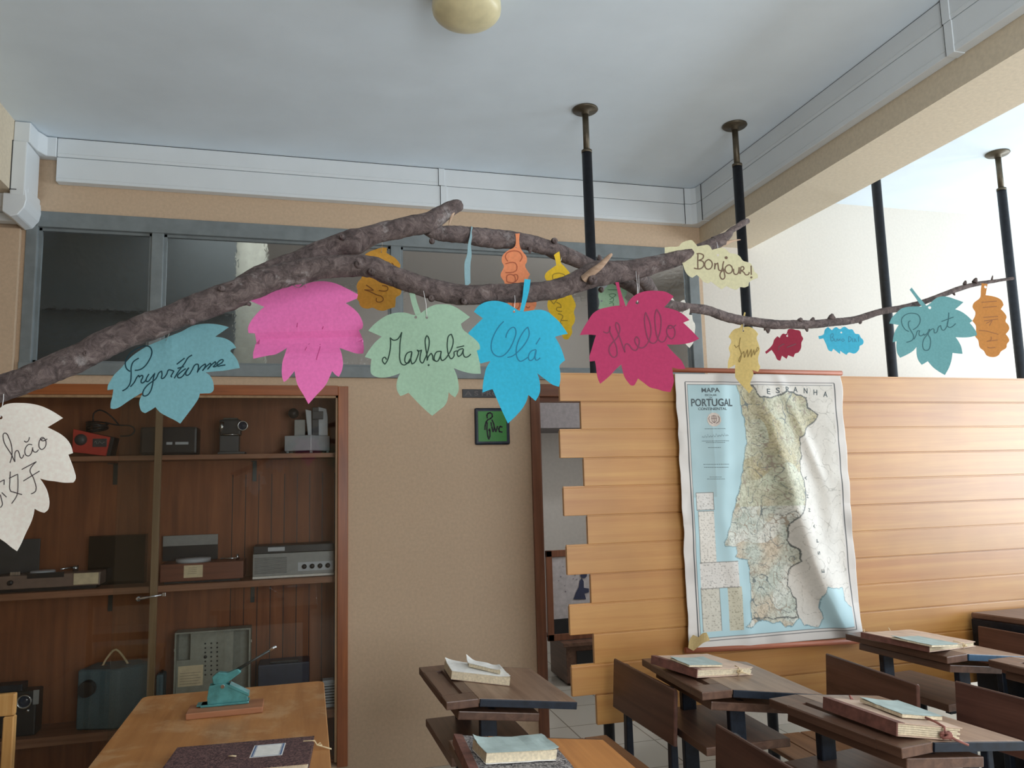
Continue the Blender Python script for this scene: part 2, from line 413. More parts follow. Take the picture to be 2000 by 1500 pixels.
# ---------------------------------------------------------------- cable trunking
TZ0 = 3.172; TY = YB - 0.055; TX = BX0 - 0.052; tm = (TZ0 + H) / 2 + 0.012
xj = onY(862, 360, TY).x
t = thing('cable_trunking', (0.5, YB, TZ0), 'long white plastic cable trunking under the ceiling along the back wall', 'cable trunking', 'white plastic cable trunking')
MB().box(-1.295, TX - 0.076, TY, YB - 0.001, tm + 0.002, H - 0.004, 0.004).build('upper_duct', m_trunk, t)
MB().box(-1.295, TX - 0.076, TY, YB - 0.001, TZ0, tm - 0.001, 0.004).build('lower_duct', m_trunk, t)
MB().box(-1.295, xj, TY - 0.0025, TY + 0.001, tm + 0.02, tm + 0.022).box(-1.295, TX - 0.076, TY - 0.002, TY + 0.001, TZ0 + 0.018, TZ0 + 0.0195).each('lid_groove', m_trunk, t)
jc = MB().box(xj - 0.016, xj + 0.02, TY - 0.004, YB - 0.002, tm + 0.002, H - 0.003, 0.0015).box(xj - 0.005, xj + 0.033, TY - 0.004, YB - 0.002, TZ0 - 0.003, tm - 0.001, 0.0015)
jc.each('joint_cover', m_trunk, t)
MB().box(xj - 0.018, xj - 0.0165, TY - 0.0045, TY, tm, H - 0.002).box(xj - 0.0075, xj - 0.0055, TY - 0.0045, TY, TZ0, tm).box(-1.295, TX - 0.076, TY + 0.004, YB - 0.002, H - 0.004, H - 0.0005).each('gap', m_dkline, t)
# inside corner pieces where the two runs meet
cp = MB()
for z0, z1, xx in ((tm + 0.002, H - 0.003, 0.0), (TZ0 - 0.002, tm - 0.001, 0.004)):
    cp.prism([(TX - 0.075, YB - 0.002), (TX - 0.075, TY - 0.004), (TX - 0.03, TY - 0.006), (TX - 0.006, TY - 0.03), (TX - 0.004, TY - 0.09), (BX0 - 0.002, TY - 0.09), (BX0 - 0.002, YB - 0.002)], 'z', z0, z1, 0.0015)
cp.each('corner_piece', m_trunk, t)
MB().box(TX - 0.0765, TX - 0.0752, TY - 0.0048, TY, TZ0, H - 0.004).box(TX - 0.0048, TX, TY - 0.0915, TY - 0.0902, TZ0, H - 0.004).each('gap', m_dkline, t)
t = thing('cable_trunking', (BX0, 1.0, TZ0), 'white plastic cable trunking running towards the viewer on the side of the right ceiling beam', 'cable trunking', 'white plastic cable trunking')
yj = onX(1846, 60, TX).y
MB().box(TX, BX0 - 0.001, YF, TY - 0.09, tm + 0.002, H - 0.004, 0.004).build('upper_duct', m_trunk, t)
MB().box(TX, BX0 - 0.001, YF, TY - 0.09, TZ0, tm - 0.001, 0.004).build('lower_duct', m_trunk, t)
MB().box(TX - 0.002, TX + 0.001, YF, TY - 0.2, tm + 0.02, tm + 0.022).box(TX - 0.002, TX + 0.001, YF, TY - 0.1, TZ0 + 0.024, TZ0 + 0.0255).each('lid_groove', m_trunk, t)
MB().box(TX - 0.004, BX0 - 0.002, yj - 0.03, yj + 0.008, tm + 0.002, H - 0.003, 0.0015).box(TX - 0.004, BX0 - 0.002, yj - 0.035, yj + 0.003, TZ0 - 0.003, tm - 0.001, 0.0015).each('joint_cover', m_trunk, t)
MB().box(TX - 0.0045, TX, yj + 0.008, yj + 0.0095, tm, H - 0.002).box(TX - 0.0045, TX, yj + 0.003, yj + 0.0045, TZ0, tm).box(TX + 0.004, BX0 - 0.002, YF, TY - 0.09, H - 0.004, H - 0.0005).each('gap', m_dkline, t)
# the bent piece that wraps the left beam
t = thing('cable_trunking', (-1.42, YB - 0.2, BZ - 0.2), 'white plastic trunking elbow dropping down beside the left ceiling beam', 'cable trunking', 'white plastic cable trunking')
XA, XB_ = -1.444, -1.372
Y0 = YB - 0.22
MB().prism([(XA, Y0), (XB_, Y0), (XB_ + 0.006, YB - 0.12), (XB_ + 0.03, TY - 0.006), (XB_ + 0.075, TY - 0.006), (XB_ + 0.075, YB - 0.002), (XA, YB - 0.002)], 'z', tm, H - 0.004, 0.003).build('upper_elbow', m_trunk, t)
MB().box(XA, XB_ - 0.006, Y0 - 0.012, YB - 0.04, BZ - 0.03, tm - 0.002, 0.006).each('drop_duct', m_trunk, t)
MB().box(XA, XB_ - 0.004, Y0 + 0.03, YB - 0.002, BZ - 0.06, BZ + 0.03, 0.008).each('drop_duct', m_trunk, t)
el = [(XA - 0.03, BZ - 0.02), (XA - 0.03, BZ - 0.115), (XA + 0.005, BZ - 0.14), (XA + 0.04, BZ - 0.13), (XB_ - 0.004, BZ - 0.09), (XB_ + 0.004, BZ - 0.05), (XB_ - 0.002, BZ + 0.005), (XA + 0.002, BZ + 0.005), (XA + 0.002, BZ - 0.02)]
MB().prism(el, 'y', Y0 - 0.01, YB - 0.002, 0.004).build('lower_elbow', m_trunk, t)
MB().box(-1.95, XA - 0.03, Y0 + 0.05, YB - 0.036, BZ - 0.075, BZ - 0.002, 0.004).box(-1.95, XA - 0.005, Y0 + 0.13, YB - 0.036, BZ - 0.12, BZ - 0.077, 0.003).each('horizontal_duct', m_trunk, t)
MB().box(XA - 0.002, XA + 0.004, Y0 - 0.012, Y0 - 0.009, BZ - 0.004, tm).box(XA, XA + 0.03, Y0 - 0.014, Y0 - 0.01, BZ - 0.003, BZ + 0.001).each('gap', m_dkline, t)

# ---------------------------------------------------------------- ceiling lamp
lc = onZ(912, 46, H - 0.145); lx, ly = lc.x, lc.y
t = thing('ceiling_lamp', (lx, ly, H), 'round cream opal glass ceiling lamp, switched off', 'ceiling lamp')
MB().lathe([(0.0, H - 0.001), (0.09, H - 0.001), (0.09, H - 0.025), (0.07, H - 0.03)], (lx, ly, 0)).build('lamp_base', m_trunk, t)
pr = [(0.075, H - 0.028), (0.115, H - 0.035), (0.13, H - 0.06), (0.131, H - 0.085)] + [(0.131 * math.cos(a), H - 0.09 - 0.055 * math.sin(a)) for a in [k * PI / 2 / 9 for k in range(1, 10)]]
MB().lathe(pr, (lx, ly, 0), n=48).build('lamp_shade', m_lamp, t)

# ================================================================ SLATTED PARTITION
PY = 3.40                                            # front face of the boards
p0 = onY(1093, 730, PY); ztop = p0.z; RH = 0.1335
rows = [1093, 1135, 1094, 1141, 1101, 1148, 1107, 1154, 1112, 1160, 1116, 1165]
part_ = thing('board_partition', (2.5, PY, 0.42), 'wide partition of varnished pine boards with staggered left ends', 'partition')
for k, px in enumerate(rows):
    zc = ztop - RH * (k + 0.5)
    x0 = onY(px, 757 + 54 * k, PY).x
    z1 = ztop - RH * k; z0 = z1 - RH
    yy = PY + 0.002 * (k % 2)
    mb = MB().box(x0, 4.9, yy, yy + 0.022, z0 + 0.004, z1 - 0.002, 0.0025)
    mb.box(x0 + 0.002, 4.9, yy + 0.006, yy + 0.016, z1 - 0.004, z1 + 0.006)
    o = mb.build('board', [m_pine, m_pine_b][k % 3 == 1], part_)
for x in (1.363, 2.205, 3.06, 3.914):
    MB().box(x - 0.02, x + 0.02, PY + 0.024, PY + 0.03, ztop - RH * 12 + 0.02, ztop - 0.03).build('batten', m_dkwood, part_)

PX = [onZ(1145, 216, H), onZ(1436, 240, H), None, onZ(1947, 291, H)]
PYP = PY + 0.065
xs = [onY(1150, 400, PYP).x, onY(1446, 420, PYP).x, onY(1727, 540, PYP).x, onY(1970, 500, PYP).x]
plab = ['dark metal pole nearest the doorway, standing behind the board partition up to the ceiling',
        'dark metal pole second from the left, passing behind the pale Bonjour leaf',
        'dark metal pole, top hidden behind the ceiling beam,  left of the teal Pryvit leaf',
        'dark metal pole at the far right, just behind the orange brown leaf']
for i, (x, lb) in enumerate(zip(xs, plab)):
    t = thing('ceiling_pole', (x, PYP, 0), lb, 'pole', 'poles holding the board partition')
    zt = 3.19
    MB().cyl((x, PYP, 0), (x, PYP, zt), 0.0255).build('tube', m_black, t)
    MB().cyl((x, PYP, zt - 0.004), (x, PYP, H - 0.01), 0.016).lathe([(0.0, zt + 0.004), (0.0265, zt + 0.004), (0.0265, zt - 0.01), (0.0245, zt - 0.01)], (x, PYP, 0)).build('rod', m_bronze, t)
    MB().lathe([(0.0, H), (0.064, H), (0.066, H - 0.006), (0.06, H - 0.012), (0.02, H - 0.016), (0.02, H - 0.03), (0, H - 0.03)], (x, PYP, 0)).build('ceiling_disc', m_bronze, t)

# ================================================================ MAP
MY = PY - 0.022
def mz(px, py): return onY(px, py, MY)
TLc, TRc, BLc, BRc = mz(1317, 730), mz(1640, 735), mz(1342, 1263), mz(1676, 1249)
MX0, MX1 = (TLc.x + BLc.x) / 2, (TRc.x + BRc.x) / 2
MZ1, MZ0 = (TLc.z + TRc.z) / 2, (BLc.z + BRc.z) / 2
Z0_, S0_ = (1280, 700), 2.543                       # zoom used for the tracing
def m_uv(zx, zy):
    p = mz(Z0_[0] + zx / S0_, Z0_[1] + zy / S0_)
    return ((p.x - MX0) / (MX1 - MX0), (MZ1 - p.z) / (MZ1 - MZ0))
WM, HM = MX1 - MX0, MZ1 - MZ0
def sm(x, a, b_):
    k = max(0, min(1, (x - a) / (b_ - a))); return k * k * (3 - 2 * k)
def fold(u, v, c0, c1, wdt, amp):
    # soft crease running from (c0, v=0) to (c1, v=1)
    d = (u - (c0 + (c1 - c0) * v)) / wdt
    return amp * math.exp(-d * d)
def m_disp(u, v):
    e = math.sin(PI * v) ** 0.6 if 0 < v < 1 else 0
    cr = 0.46 + 0.30 * v + 0.17 * v ** 5
    q = u - cr
    d = 0.080 * math.exp(-(q / (0.052 if q < 0 else 0.12)) ** 2) * (0.5 + 0.5 * sm(v, 0, 0.35)) + fold(u, v, 0.27, 0.21, 0.045, 0.018) * (1 - sm(v, 0.35, 0.6))
    d += fold(u, v, 0.60, 1.15, 0.035, 0.020) * (1 - sm(v, 0.3, 0.5)) + fold(u, v, 0.93, 0.80, 0.05, 0.012) * v
    d += fold(u, v, 0.10, 0.34, 0.04, 0.008) * sm(v, 0.3, 0.6)
    d += 0.006 * noise.noise(Vector((u * 4, v * 5, 1))) + 0.003 * noise.noise(Vector((u * 11, v * 14, 5)))
    d *= 0.25 + 0.75 * e
    edge = (1 - sm(u, 0, 0.08)) * 0.012 * noise.noise(Vector((3, v * 9, 2))) + sm(u, 0.92, 1) * 0.014 * noise.noise(Vector((7, v * 8, 2)))
    return max(0.0, d + 0.012) + abs(edge)
def m_pt(u, v, off=0.0):
    x = MX0 + u * WM; z = MZ1 - v * HM
    if u < 0.03: x += 0.007 * noise.noise(Vector((1, v * 13, 0))) * (0.03 - u) / 0.03
    if u > 0.97: x += 0.010 * noise.noise(Vector((5, v * 9, 0))) * (u - 0.97) / 0.03
    return Vector((x, MY - m_disp(u, v) - off, z))
land = [(400, 128), (412, 200), (430, 290), (441, 345), (446, 420), (436, 470), (430, 520), (424, 590), (410, 660), (392, 730), (375, 790), (358, 850), (346, 895), (334, 912), (334, 930), (395, 936), (402, 965), (388, 985), (425, 992), (455, 1000), (460, 1080), (466, 1150), (466, 1230), (470, 1290), (442, 1335), (480, 1320), (520, 1300), (560, 1308), (610, 1308), (640, 1330), (670, 1318), (705, 1290), (730, 1320), (800, 1330), (815, 1290), (790, 1200), (800, 1130), (905, 1130), (915, 1200), (970, 1240), (985, 700), (960, 128)]
border = [(466, 1290), (700, 1288), (690, 1200), (650, 1125), (655, 1050), (700, 1000), (680, 940), (640, 900), (642, 820), (715, 705), (712, 620), (690, 560), (705, 480), (700, 400), (760, 330), (800, 285), (750, 245), (742, 195), (700, 180), (640, 165), (560, 200), (500, 200), (470, 140), (400, 128)]
port = land[:24] + [] 
def uvl(l): return [m_uv(*p) for p in l]
landuv = uvl(land); portuv = uvl(land[:32] + border[1:])
def inside(pt, poly):
    x, y = pt; c = False; j = len(poly) - 1
    for i in range(len(poly)):
        xi, yi = poly[i]; xj_, yj_ = poly[j]
        if (yi > y) != (yj_ > y) and x < (xj_ - xi) * (y - yi) / (yj_ - yi) + xi: c = not c
        j = i
    return c
insets = [((195, 668, 286, 752), (214, 210, 204)), ((205, 760, 298, 1010), (222, 216, 206)), ((214, 1014, 410, 1134), (216, 211, 204)), ((220, 1138, 326, 1352), (205, 200, 186)), ((350, 1134, 432, 1346), (196, 190, 168))]
insuv = []
for (a, b_, c, d), col in insets:
    p, q = m_uv(a, b_), m_uv(c, d); insuv.append((p[0], p[1], q[0], q[1], col))
bx = [m_uv(148, 108), m_uv(880, 135), m_uv(200, 1392), m_uv(972, 1352)]
U0, U1, V0, V1 = (bx[0][0] + bx[2][0]) / 2, (bx[1][0] + bx[3][0]) / 2, (bx[0][1] + bx[1][1]) / 2, (bx[2][1] + bx[3][1]) / 2
def near_poly(pt, poly, tol):
    x, y = pt
    for i in range(len(poly) - 1):
        (x0, y0), (x1, y1) = poly[i], poly[i + 1]
        dx, dy = x1 - x0, (y1 - y0)
        L = dx * dx + dy * dy
        k = max(0, min(1, ((x - x0) * dx + (y - y0) * dy) / L)) if L else 0
        if math.hypot(x - x0 - k * dx, (y - y0 - k * dy) * 1.35) < tol: return True
    return False
brd_uv = uvl(border)
def mcol(u, v):
    n1 = noise.noise(Vector((u * 9, v * 12, 0))); n2 = noise.noise(Vector((u * 40, v * 54, 3))); n3 = noise.noise(Vector((u * 110, v * 150, 8)))
    paper = (214, 208, 202)
    if not (U0 + 0.012 < u < U1 - 0.012 and V0 + 0.009 < v < V1 - 0.009):
        c = paper
        if abs(u - U0) < 0.0022 and V0 < v < V1 or abs(u - U1) < 0.0022 and V0 < v < V1 or abs(v - V0) < 0.0016 and U0 < u < U1 or abs(v - V1) < 0.0016 and U0 < u < U1: c = (70, 72, 74)
        st = max(0, noise.noise(Vector((u * 5, v * 6, 9))) - 0.15)
        return tuple(k * (1 - 0.35 * st) for k in c)
    if u - U0 < 0.0145 or U1 - u < 0.0145 or v - V0 < 0.0105 or V1 - v < 0.0105: return (110, 112, 112)
    for a, b_, c, d, col in insuv:
        if a < u < c and b_ < v < d:
            e = min((u - a) * WM, (c - u) * WM, (v - b_) * HM, (d - v) * HM)
            if e < 0.002: return (120, 118, 112)
            if n3 > 0.22 and (int(v * 420) % 3): return tuple(k - 42 for k in col)
            return tuple(k + 8 * n2 for k in col)
    wig = (0.010 * noise.noise(Vector((u * 24, v * 30, 2))), 0.008 * noise.noise(Vector((u * 24, v * 30, 6))))
    q = (u + wig[0], v + wig[1])
    if not inside(q, landuv):
        if near_poly(q, landuv, 0.004): return (120, 150, 158)
        c = (176, 206, 212) if v > 0.03 else (190, 208, 210)
        if u < 0.2 and v < 0.46: c = (164, 190, 194)
        return tuple(k + 7 * n1 for k in c)
    if inside(q, portuv):
        g = (198, 204, 192); br_ = (208, 194, 172); cr = (226, 224, 214)
        k = max(0, min(1, 0.5 + 1.4 * n1)); k2 = max(0, min(1, 0.5 + 1.5 * noise.noise(Vector((u * 6, v * 8, 4)))))
        c = [g[i] * (1 - k) + (br_[i] if k2 > 0.5 else cr[i]) * k for i in range(3)]
        if v < 0.5: c = [c[0] - 16 * (0.5 + n1), c[1] - 10, c[2] - 22]
        d = 30 * max(0, n2 + 0.12) + 52 * max(0, n3)
        c = [x - d for x in c]
        r1 = abs(noise.noise(Vector((u * 13, v * 17, 11)))); r2 = abs(noise.noise(Vector((u * 24, v * 32, 15))))
        r3 = abs(noise.noise(Vector((u * 48, v * 66, 25))))
        if r1 < 0.014: c = [112, 120, 118]
        elif r2 < 0.03: c = [158, 146, 130]
        elif r3 < 0.05: c = [x - 26 for x in c]
        if near_poly(q, brd_uv, 0.0035): c = [96, 98, 94]
        return tuple(c)
    c = (212, 207, 198)
    if near_poly(q, brd_uv, 0.0035): return (96, 98, 94)
    r2 = abs(noise.noise(Vector((u * 15, v * 20, 21))))
    f = 8 * n1 - 12 * max(0, n3) - 10 * max(0, n2)
    if r2 < 0.014: f -= 34
    return tuple(k + f for k in c)
mmap = thing('wall_map', ((MX0 + MX1) / 2, MY, MZ0), 'old creased paper school map of Portugal hanging on the board partition', 'map')
NU, NV = 300, 400
me = bpy.data.meshes.new('map_sheet')
vs = [m_pt(i / NU, j / NV) for j in range(NV + 1) for i in range(NU + 1)]
fs = [(j * (NU + 1) + i, j * (NU + 1) + i + 1, (j + 1) * (NU + 1) + i + 1, (j + 1) * (NU + 1) + i) for j in range(NV) for i in range(NU)]
org = mmap.location
me.from_pydata([tuple(v - org) for v in vs], [], fs)
ca = me.color_attributes.new('print', 'FLOAT_COLOR', 'POINT')
buf = []
for j in range(NV + 1):
    for i in range(NU + 1):
        c = mcol(i / NU, j / NV); buf += [*lin(tuple(max(0, min(255, k)) for k in c)), 1.0]
ca.data.foreach_set('color', buf)
me.polygons.foreach_set('use_smooth', [True] * len(me.polygons))
m_map = bpy.data.materials.new('printed_map_paper'); m_map.use_nodes = True
nb = m_map.node_tree.nodes['Principled BSDF']; nb.inputs['Roughness'].default_value = 0.55
va = m_map.node_tree.nodes.new('ShaderNodeVertexColor'); va.layer_name = 'print'
m_map.node_tree.links.new(va.outputs['Color'], nb.inputs['Base Color'])
me.materials.append(m_map); me.update()
o = bpy.data.objects.new('map_sheet', me); COL.objects.link(o); o.parent = mmap
sd = o.modifiers.new('thick', 'SOLIDIFY'); sd.thickness = 0.0008; sd.offset = -1
MR = MB(); 
MB().tube([mz(1309, 722), mz(1643, 729)], 0.0125, n=20).build('top_rod', m_mapwood, mmap)
MB().tube([mz(1337, 1270) + Vector((0, -0.006, 0)), mz(1682, 1251) + Vector((0, -0.006, 0))], 0.0135, n=20).build('bottom_rod', m_mapwood, mmap)
# the lettering of the map
tx = MB()
def mplace(zx0, zy0, zx1, zy1):
    """a line of text running from (zx0,zy0) to (zx1,zy1) along its baseline, in traced coordinates"""
    a, b_ = m_uv(zx0, zy0), m_uv(zx1, zy1)
    A = Vector((a[0] * WM, a[1] * HM)); B = Vector((b_[0] * WM, b_[1] * HM)); d = B - A; L = d.length; e = d / L; nrm = Vector((e.y, -e.x))
    def f(x, y):
        q = A + e * x + nrm * y
        return m_pt(q.x / WM, q.y / HM, 0.0016)
    return f, L
PXM = WM / ((1655 - 1330) * S0_)      # metres per traced unit
m_mapink = plain('map_ink', (72, 84, 88), 0.7)
def mtext(s, zx0, zy0, zx1, zy1, hz, bold=0.0):
    f, L = mplace(zx0, zy0, zx1, zy1); text_box(s, 0, L, hz * PXM, f, MB(), bold).build('map_letter' if len(s) == 1 else 'map_title', m_mapink, mmap, fix=False)
mtext('MAPA', 222, 170, 309, 170, 19, 0.0004); mtext('ESCOLAR', 240, 188, 295, 188, 8, 0.0001); mtext('DE', 262, 199, 276, 199, 6)
mtext('PORTUGAL', 171, 238, 375, 238, 31, 0.0010); mtext('CONTINENTAL', 207, 258, 343, 258, 11, 0.0002)
for ch, x, y in zip('ESPANHA', (532, 583, 631, 678, 727, 775, 826), (180, 174, 168, 168, 174, 182, 192)): mtext(ch, x, y, x + 20, y + 2, 24, 0.0004)
for ch, x, y in zip('ESPANHA', (776, 757, 755, 742, 722, 722, 718), (1058, 970, 912, 840, 762, 695, 604)): mtext(ch, x + 14, y, x + 14, y - 18, 17, 0.0002)
for zy, a, b_ in ((352, 240, 328), (412, 225, 345), (420, 245, 325), (445, 255, 310), (528, 232, 348), (542, 236, 348), (590, 262, 312), (600, 250, 325)):
    f, L = mplace(a, zy, b_, zy); k = 0; tx = MB()
    while k < L:
        q = random.uniform(0.003, 0.009); hgt = 0.0022
        tx.add([f(k, 0), f(k + q, 0), f(k + q, hgt), f(k, hgt)], [(0, 1, 2, 3)]); k += q + 0.0025
    tx.build('map_small_print', m_mapink, mmap, fix=False)
tx = MB()
f, L = mplace(225, 396, 350, 388)
for s in range(10):
    x = s * L / 10; pts = [(x, 0), (x + L / 30, 0.008 + 0.004 * (s % 3)), (x + L / 15, 0.001), (x + L / 10, 0.005)]
    for p, q in zip(pts, pts[1:]): tx.add([f(p[0], p[1]), f(q[0], q[1]), f(q[0], q[1] + 0.0016), f(p[0], p[1] + 0.0016)], [(0, 1, 2, 3)])
tx.build('map_signature', m_mapink, mmap, fix=False)
em = MB(); f, L = mplace(250, 305, 315, 305); R0 = L * 0.46
def eplace(x, y): return f(L / 2 + x, y)
em.add([eplace(0, 0)] + [eplace(R0 * math.cos(a * PI / 12) * (1 + 0.06 * (a % 2)), R0 * math.sin(a * PI / 12) * (1 + 0.06 * (a % 2))) for a in range(24)], [(0, 1 + k, 1 + (k + 1) % 24) for k in range(24)])
em.build('map_emblem', plain('emblem_paper', (212, 200, 190), 0.7), mmap, fix=False)
em = MB()
def estrip(pts, wd):
    for p, q in zip(pts, pts[1:]):
        d = Vector((q[0] - p[0], q[1] - p[1])); nn = Vector((-d.y, d.x)).normalized() * wd
        em.add([f(L / 2 + p[0] - nn.x, p[1] - nn.y) + Vector((0, -.0008, 0)), f(L / 2 + q[0] - nn.x, q[1] - nn.y) + Vector((0, -.0008, 0)), f(L / 2 + q[0] + nn.x, q[1] + nn.y) + Vector((0, -.0008, 0)), f(L / 2 + p[0] + nn.x, p[1] + nn.y) + Vector((0, -.0008, 0))], [(0, 1, 2, 3)])
estrip([(-.3 * R0, .55 * R0), (-.3 * R0, -.2 * R0), (0, -.5 * R0), (.3 * R0, -.2 * R0), (.3 * R0, .55 * R0), (-.3 * R0, .55 * R0)], 0.0012)
estrip([(0, .7 * R0), (0, -.5 * R0)], 0.0012); estrip([(-.45 * R0, .15 * R0), (.45 * R0, .15 * R0)], 0.0012)
for sg in (-1, 1): estrip([(sg * .25 * R0, -.6 * R0), (sg * .7 * R0, -.3 * R0), (sg * .8 * R0, .2 * R0), (sg * .6 * R0, .5 * R0)], 0.0013)
em.build('map_emblem', plain('emblem_ink', (120, 96, 92), 0.7), mmap, fix=False)

# ================================================================ SIGNS BY THE DOOR
SY = YB - 0.012
a, b_ = onY(927, 797, SY), onY(996, 868, SY)
sg = thing('toilet_sign', ((a.x + b_.x) / 2, YB, b_.z), 'green WC sign in a dark frame on the wall left of the doorway', 'sign')
MB().box(a.x, b_.x, SY, YB - 0.001, b_.z, a.z, 0.01).build('sign_frame', m_iron, sg)
MB().box(a.x + 0.019, b_.x - 0.019, SY - 0.002, SY + 0.002, b_.z + 0.019, a.z - 0.019).build('sign_face', m_green, sg)
ig = MB()
def sgp(zx, zy, off=0.003):   # zoom (880,740) x2.6775
    return onY(880 + zx / 2.6775, 740 + zy / 2.6775, SY - off)
def sline(mb, pts, wd, place):
    P = [place(*p) for p in pts]
    for p, q in zip(P, P[1:]):
        d = q - p; d.y = 0; nn = Vector((-d.z, 0, d.x)).normalized() * wd; e = d.normalized() * wd * 0.5
        mb.add([p - nn - e, q - nn + e, q + nn + e, p + nn - e], [(0, 1, 2, 3)])
for s in ([(192, 205), (190, 190), (196, 180), (207, 177), (217, 183), (219, 197), (210, 207), (195, 214), (186, 225), (181, 245), (180, 265)], [(217, 215), (226, 235), (230, 262)],
          [(192, 228), (190, 260), (195, 300), (200, 315), (206, 300), (206, 272)], [(206, 272), (204, 262), (200, 270)], [(212, 228), (214, 245)]): sline(ig, s, 0.0042, sgp)
for s in ([(216, 250), (222, 276), (230, 256), (237, 276), (246, 248)], [(270, 252), (260, 248), (252, 262), (256, 276), (270, 278)]): sline(ig, s, 0.0045, sgp)
ig.build('sign_symbol', m_ink, sg, fix=False)
a, b_ = onY(903, 760, YB - 0.006), onY(992, 777, YB - 0.006)
sg = thing('door_sign', ((a.x + b_.x) / 2, YB, b_.z), 'narrow black lettered strip on the wall just above the green sign', 'sign')
MB().box(a.x, b_.x, YB - 0.006, YB - 0.001, b_.z, a.z, 0.002).build('strip', m_blk, sg)
tb = MB(); text_box('A S PROF.', 0, (b_.x - a.x) - 0.03, 0.026, lambda x, y: Vector((a.x + 0.015 + x, YB - 0.0075, b_.z + 0.013 + y)), tb, 0.001)
tb.build('lettering', plain('dull_grey_letters', (96, 92, 92), 0.6), sg, fix=False)

# ================================================================ THINGS SEEN THROUGH THE DOORWAY
CYY = 5.75
a, b_ = onY(1066, 1076, CYY), onY(1172, 1245, CYY)
pf = thing('framed_picture', ((a.x + b_.x) / 2, CYY, b_.z), 'dark wood framed picture leaning on a low chest beyond the doorway', 'picture')
FR = 0.05
fr = MB(); x0, x1, z0, z1 = a.x, a.x + 0.62, b_.z, a.z
fr.box(x0, x0 + FR, CYY, CYY + 0.03, z0, z1, 0.004).box(x1 - FR, x1, CYY, CYY + 0.03, z0, z1, 0.004).box(x0, x1, CYY, CYY + 0.03, z0, z0 + FR, 0.004).box(x0, x1, CYY, CYY + 0.03, z1 - FR, z1, 0.004)
fr.build('picture_frame', m_doorwood, pf)
MB().box(x0 + FR, x1 - FR, CYY + 0.01, CYY + 0.02, z0 + FR, z1 - FR).build('picture_sheet', plain('pale_picture', (176, 170, 170), 0.5), pf)
ar = MB()
def ap(zx, zy): return onY(1040 + zx / 6.25, 1060 + zy / 6.25, CYY + 0.006)
for (cx, cy, r) in ((345, 415, 14), (403, 597, 16), (320, 465, 8), (395, 525, 8), (520, 395, 14), (555, 380, 12), (500, 440, 12), (540, 450, 14), (372, 292, 7)):
    for dx, dy in ((1, 0), (0, 1)):
        P = [ap(cx - r * dx, cy - r * dy), ap(cx + 3 * dy, cy + 3 * dx), ap(cx + r * dx, cy + r * dy), ap(cx - 3 * dy, cy - 3 * dx)]
        ar.add(P, [(0, 1, 2, 3)])
ar.each('picture_mark', plain('picture_violet', (84, 72, 92), 0.6), pf)
fg = MB(); P = [ap(*p) for p in [(500, 692), (530, 610), (565, 540), (575, 470), (600, 430), (625, 470), (628, 550), (690, 560), (690, 605), (635, 620), (655, 690)]]
fg.add(P, [list(range(len(P)))]); C0 = ap(625, 390); fg.add([C0 + Vector((0.028 * math.cos(k * PI / 6), -0.001, 0.028 * math.sin(k * PI / 6))) for k in range(12)], [list(range(12))])
fg.build('picture_shape', plain('picture_navy', (44, 50, 76), 0.6), pf, fix=False)
MB().box(x0 + FR, x1 - FR, CYY + 0.006, CYY + 0.011, z0 + FR, z0 + FR + 0.11).build('picture_band', m_blk, pf)
ch = thing('wooden_chest', (x0 + 0.6, CYY + 0.3, 0), 'dark carved wooden chest on the floor beyond the doorway', 'chest')
CT = z0 - 0.004
MB().box(x0 + 0.12, x0 + 1.3, CYY - 0.06, CYY + 0.35, 0.02, CT - 0.03, 0.005).build('chest_body', m_dkwood, ch)
MB().box(x0 + 0.09, x0 + 1.33, CYY - 0.09, CYY + 0.37, CT - 0.03, CT, 0.004).build('lid', m_dkwood, ch)
MB().box(x0 + 0.2, x0 + 0.6, CYY - 0.066, CYY - 0.06, 0.06, CT - 0.07).box(x0 + 0.68, x0 + 1.2, CYY - 0.066, CYY - 0.06, 0.06, CT - 0.07).each('front_panel', m_blk, ch)
MB().box(x0 + 0.14, x0 + 0.2, CYY, CYY + 0.06, 0, 0.02).box(x0 + 1.2, x0 + 1.26, CYY, CYY + 0.06, 0, 0.02).each('foot', m_dkwood, ch)

# ================================================================ GLASS CABINET (built into the wall)
KY = YB + 0.34
cab = thing('display_cabinet', ((KX0 + KX1) / 2, YB, 0.06), 'built-in brown wooden display cabinet with shelves and sliding glass doors', 'cabinet')
MB().box(KX1 - 0.052, KX1 + 0.004, YB - 0.018, YB + 0.06, 0.06, KZ1, 0.003).box(KX0 - 0.004, KX0 + 0.052, YB - 0.018, YB + 0.06, 0.06, KZ1, 0.003).each('frame_stile', m_cabframe, cab)
MB().box(KX0 + 0.052, KX1 - 0.052, YB - 0.018, YB + 0.06, KZ1 - 0.052, KZ1 + 0.003, 0.003).each('frame_rail', m_cabframe_h, cab)
MB().box(KX0 + 0.052, KX1 - 0.052, YB + 0.005, YB + 0.05, KZ1 - 0.064, KZ1 - 0.052).box(KX1 - 0.064, KX1 - 0.052, YB + 0.005, YB + 0.05, 0.08, KZ1 - 0.052).each('glass_track', m_strip, cab)
MB().box(KX0, KX1, KY, KY + 0.02, 0.065, KZ1).box(KX1 - 0.03, KX1, YB + 0.06, KY, 0.065, KZ1).box(KX0, KX0 + 0.03, YB + 0.06, KY, 0.065, KZ1).box(KX0, KX1, YB + 0.06, KY, KZ1 - 0.02, KZ1 + 0.01).build('carcass', m_cabin, cab)
gr = MB()
x = -0.42
while x < KX1 - 0.05: gr.box(x, x + 0.004, KY - 0.0015, KY, 0.07, 1.62); x += 0.072
gr.build('panel_groove', m_blk, cab)
SH = []
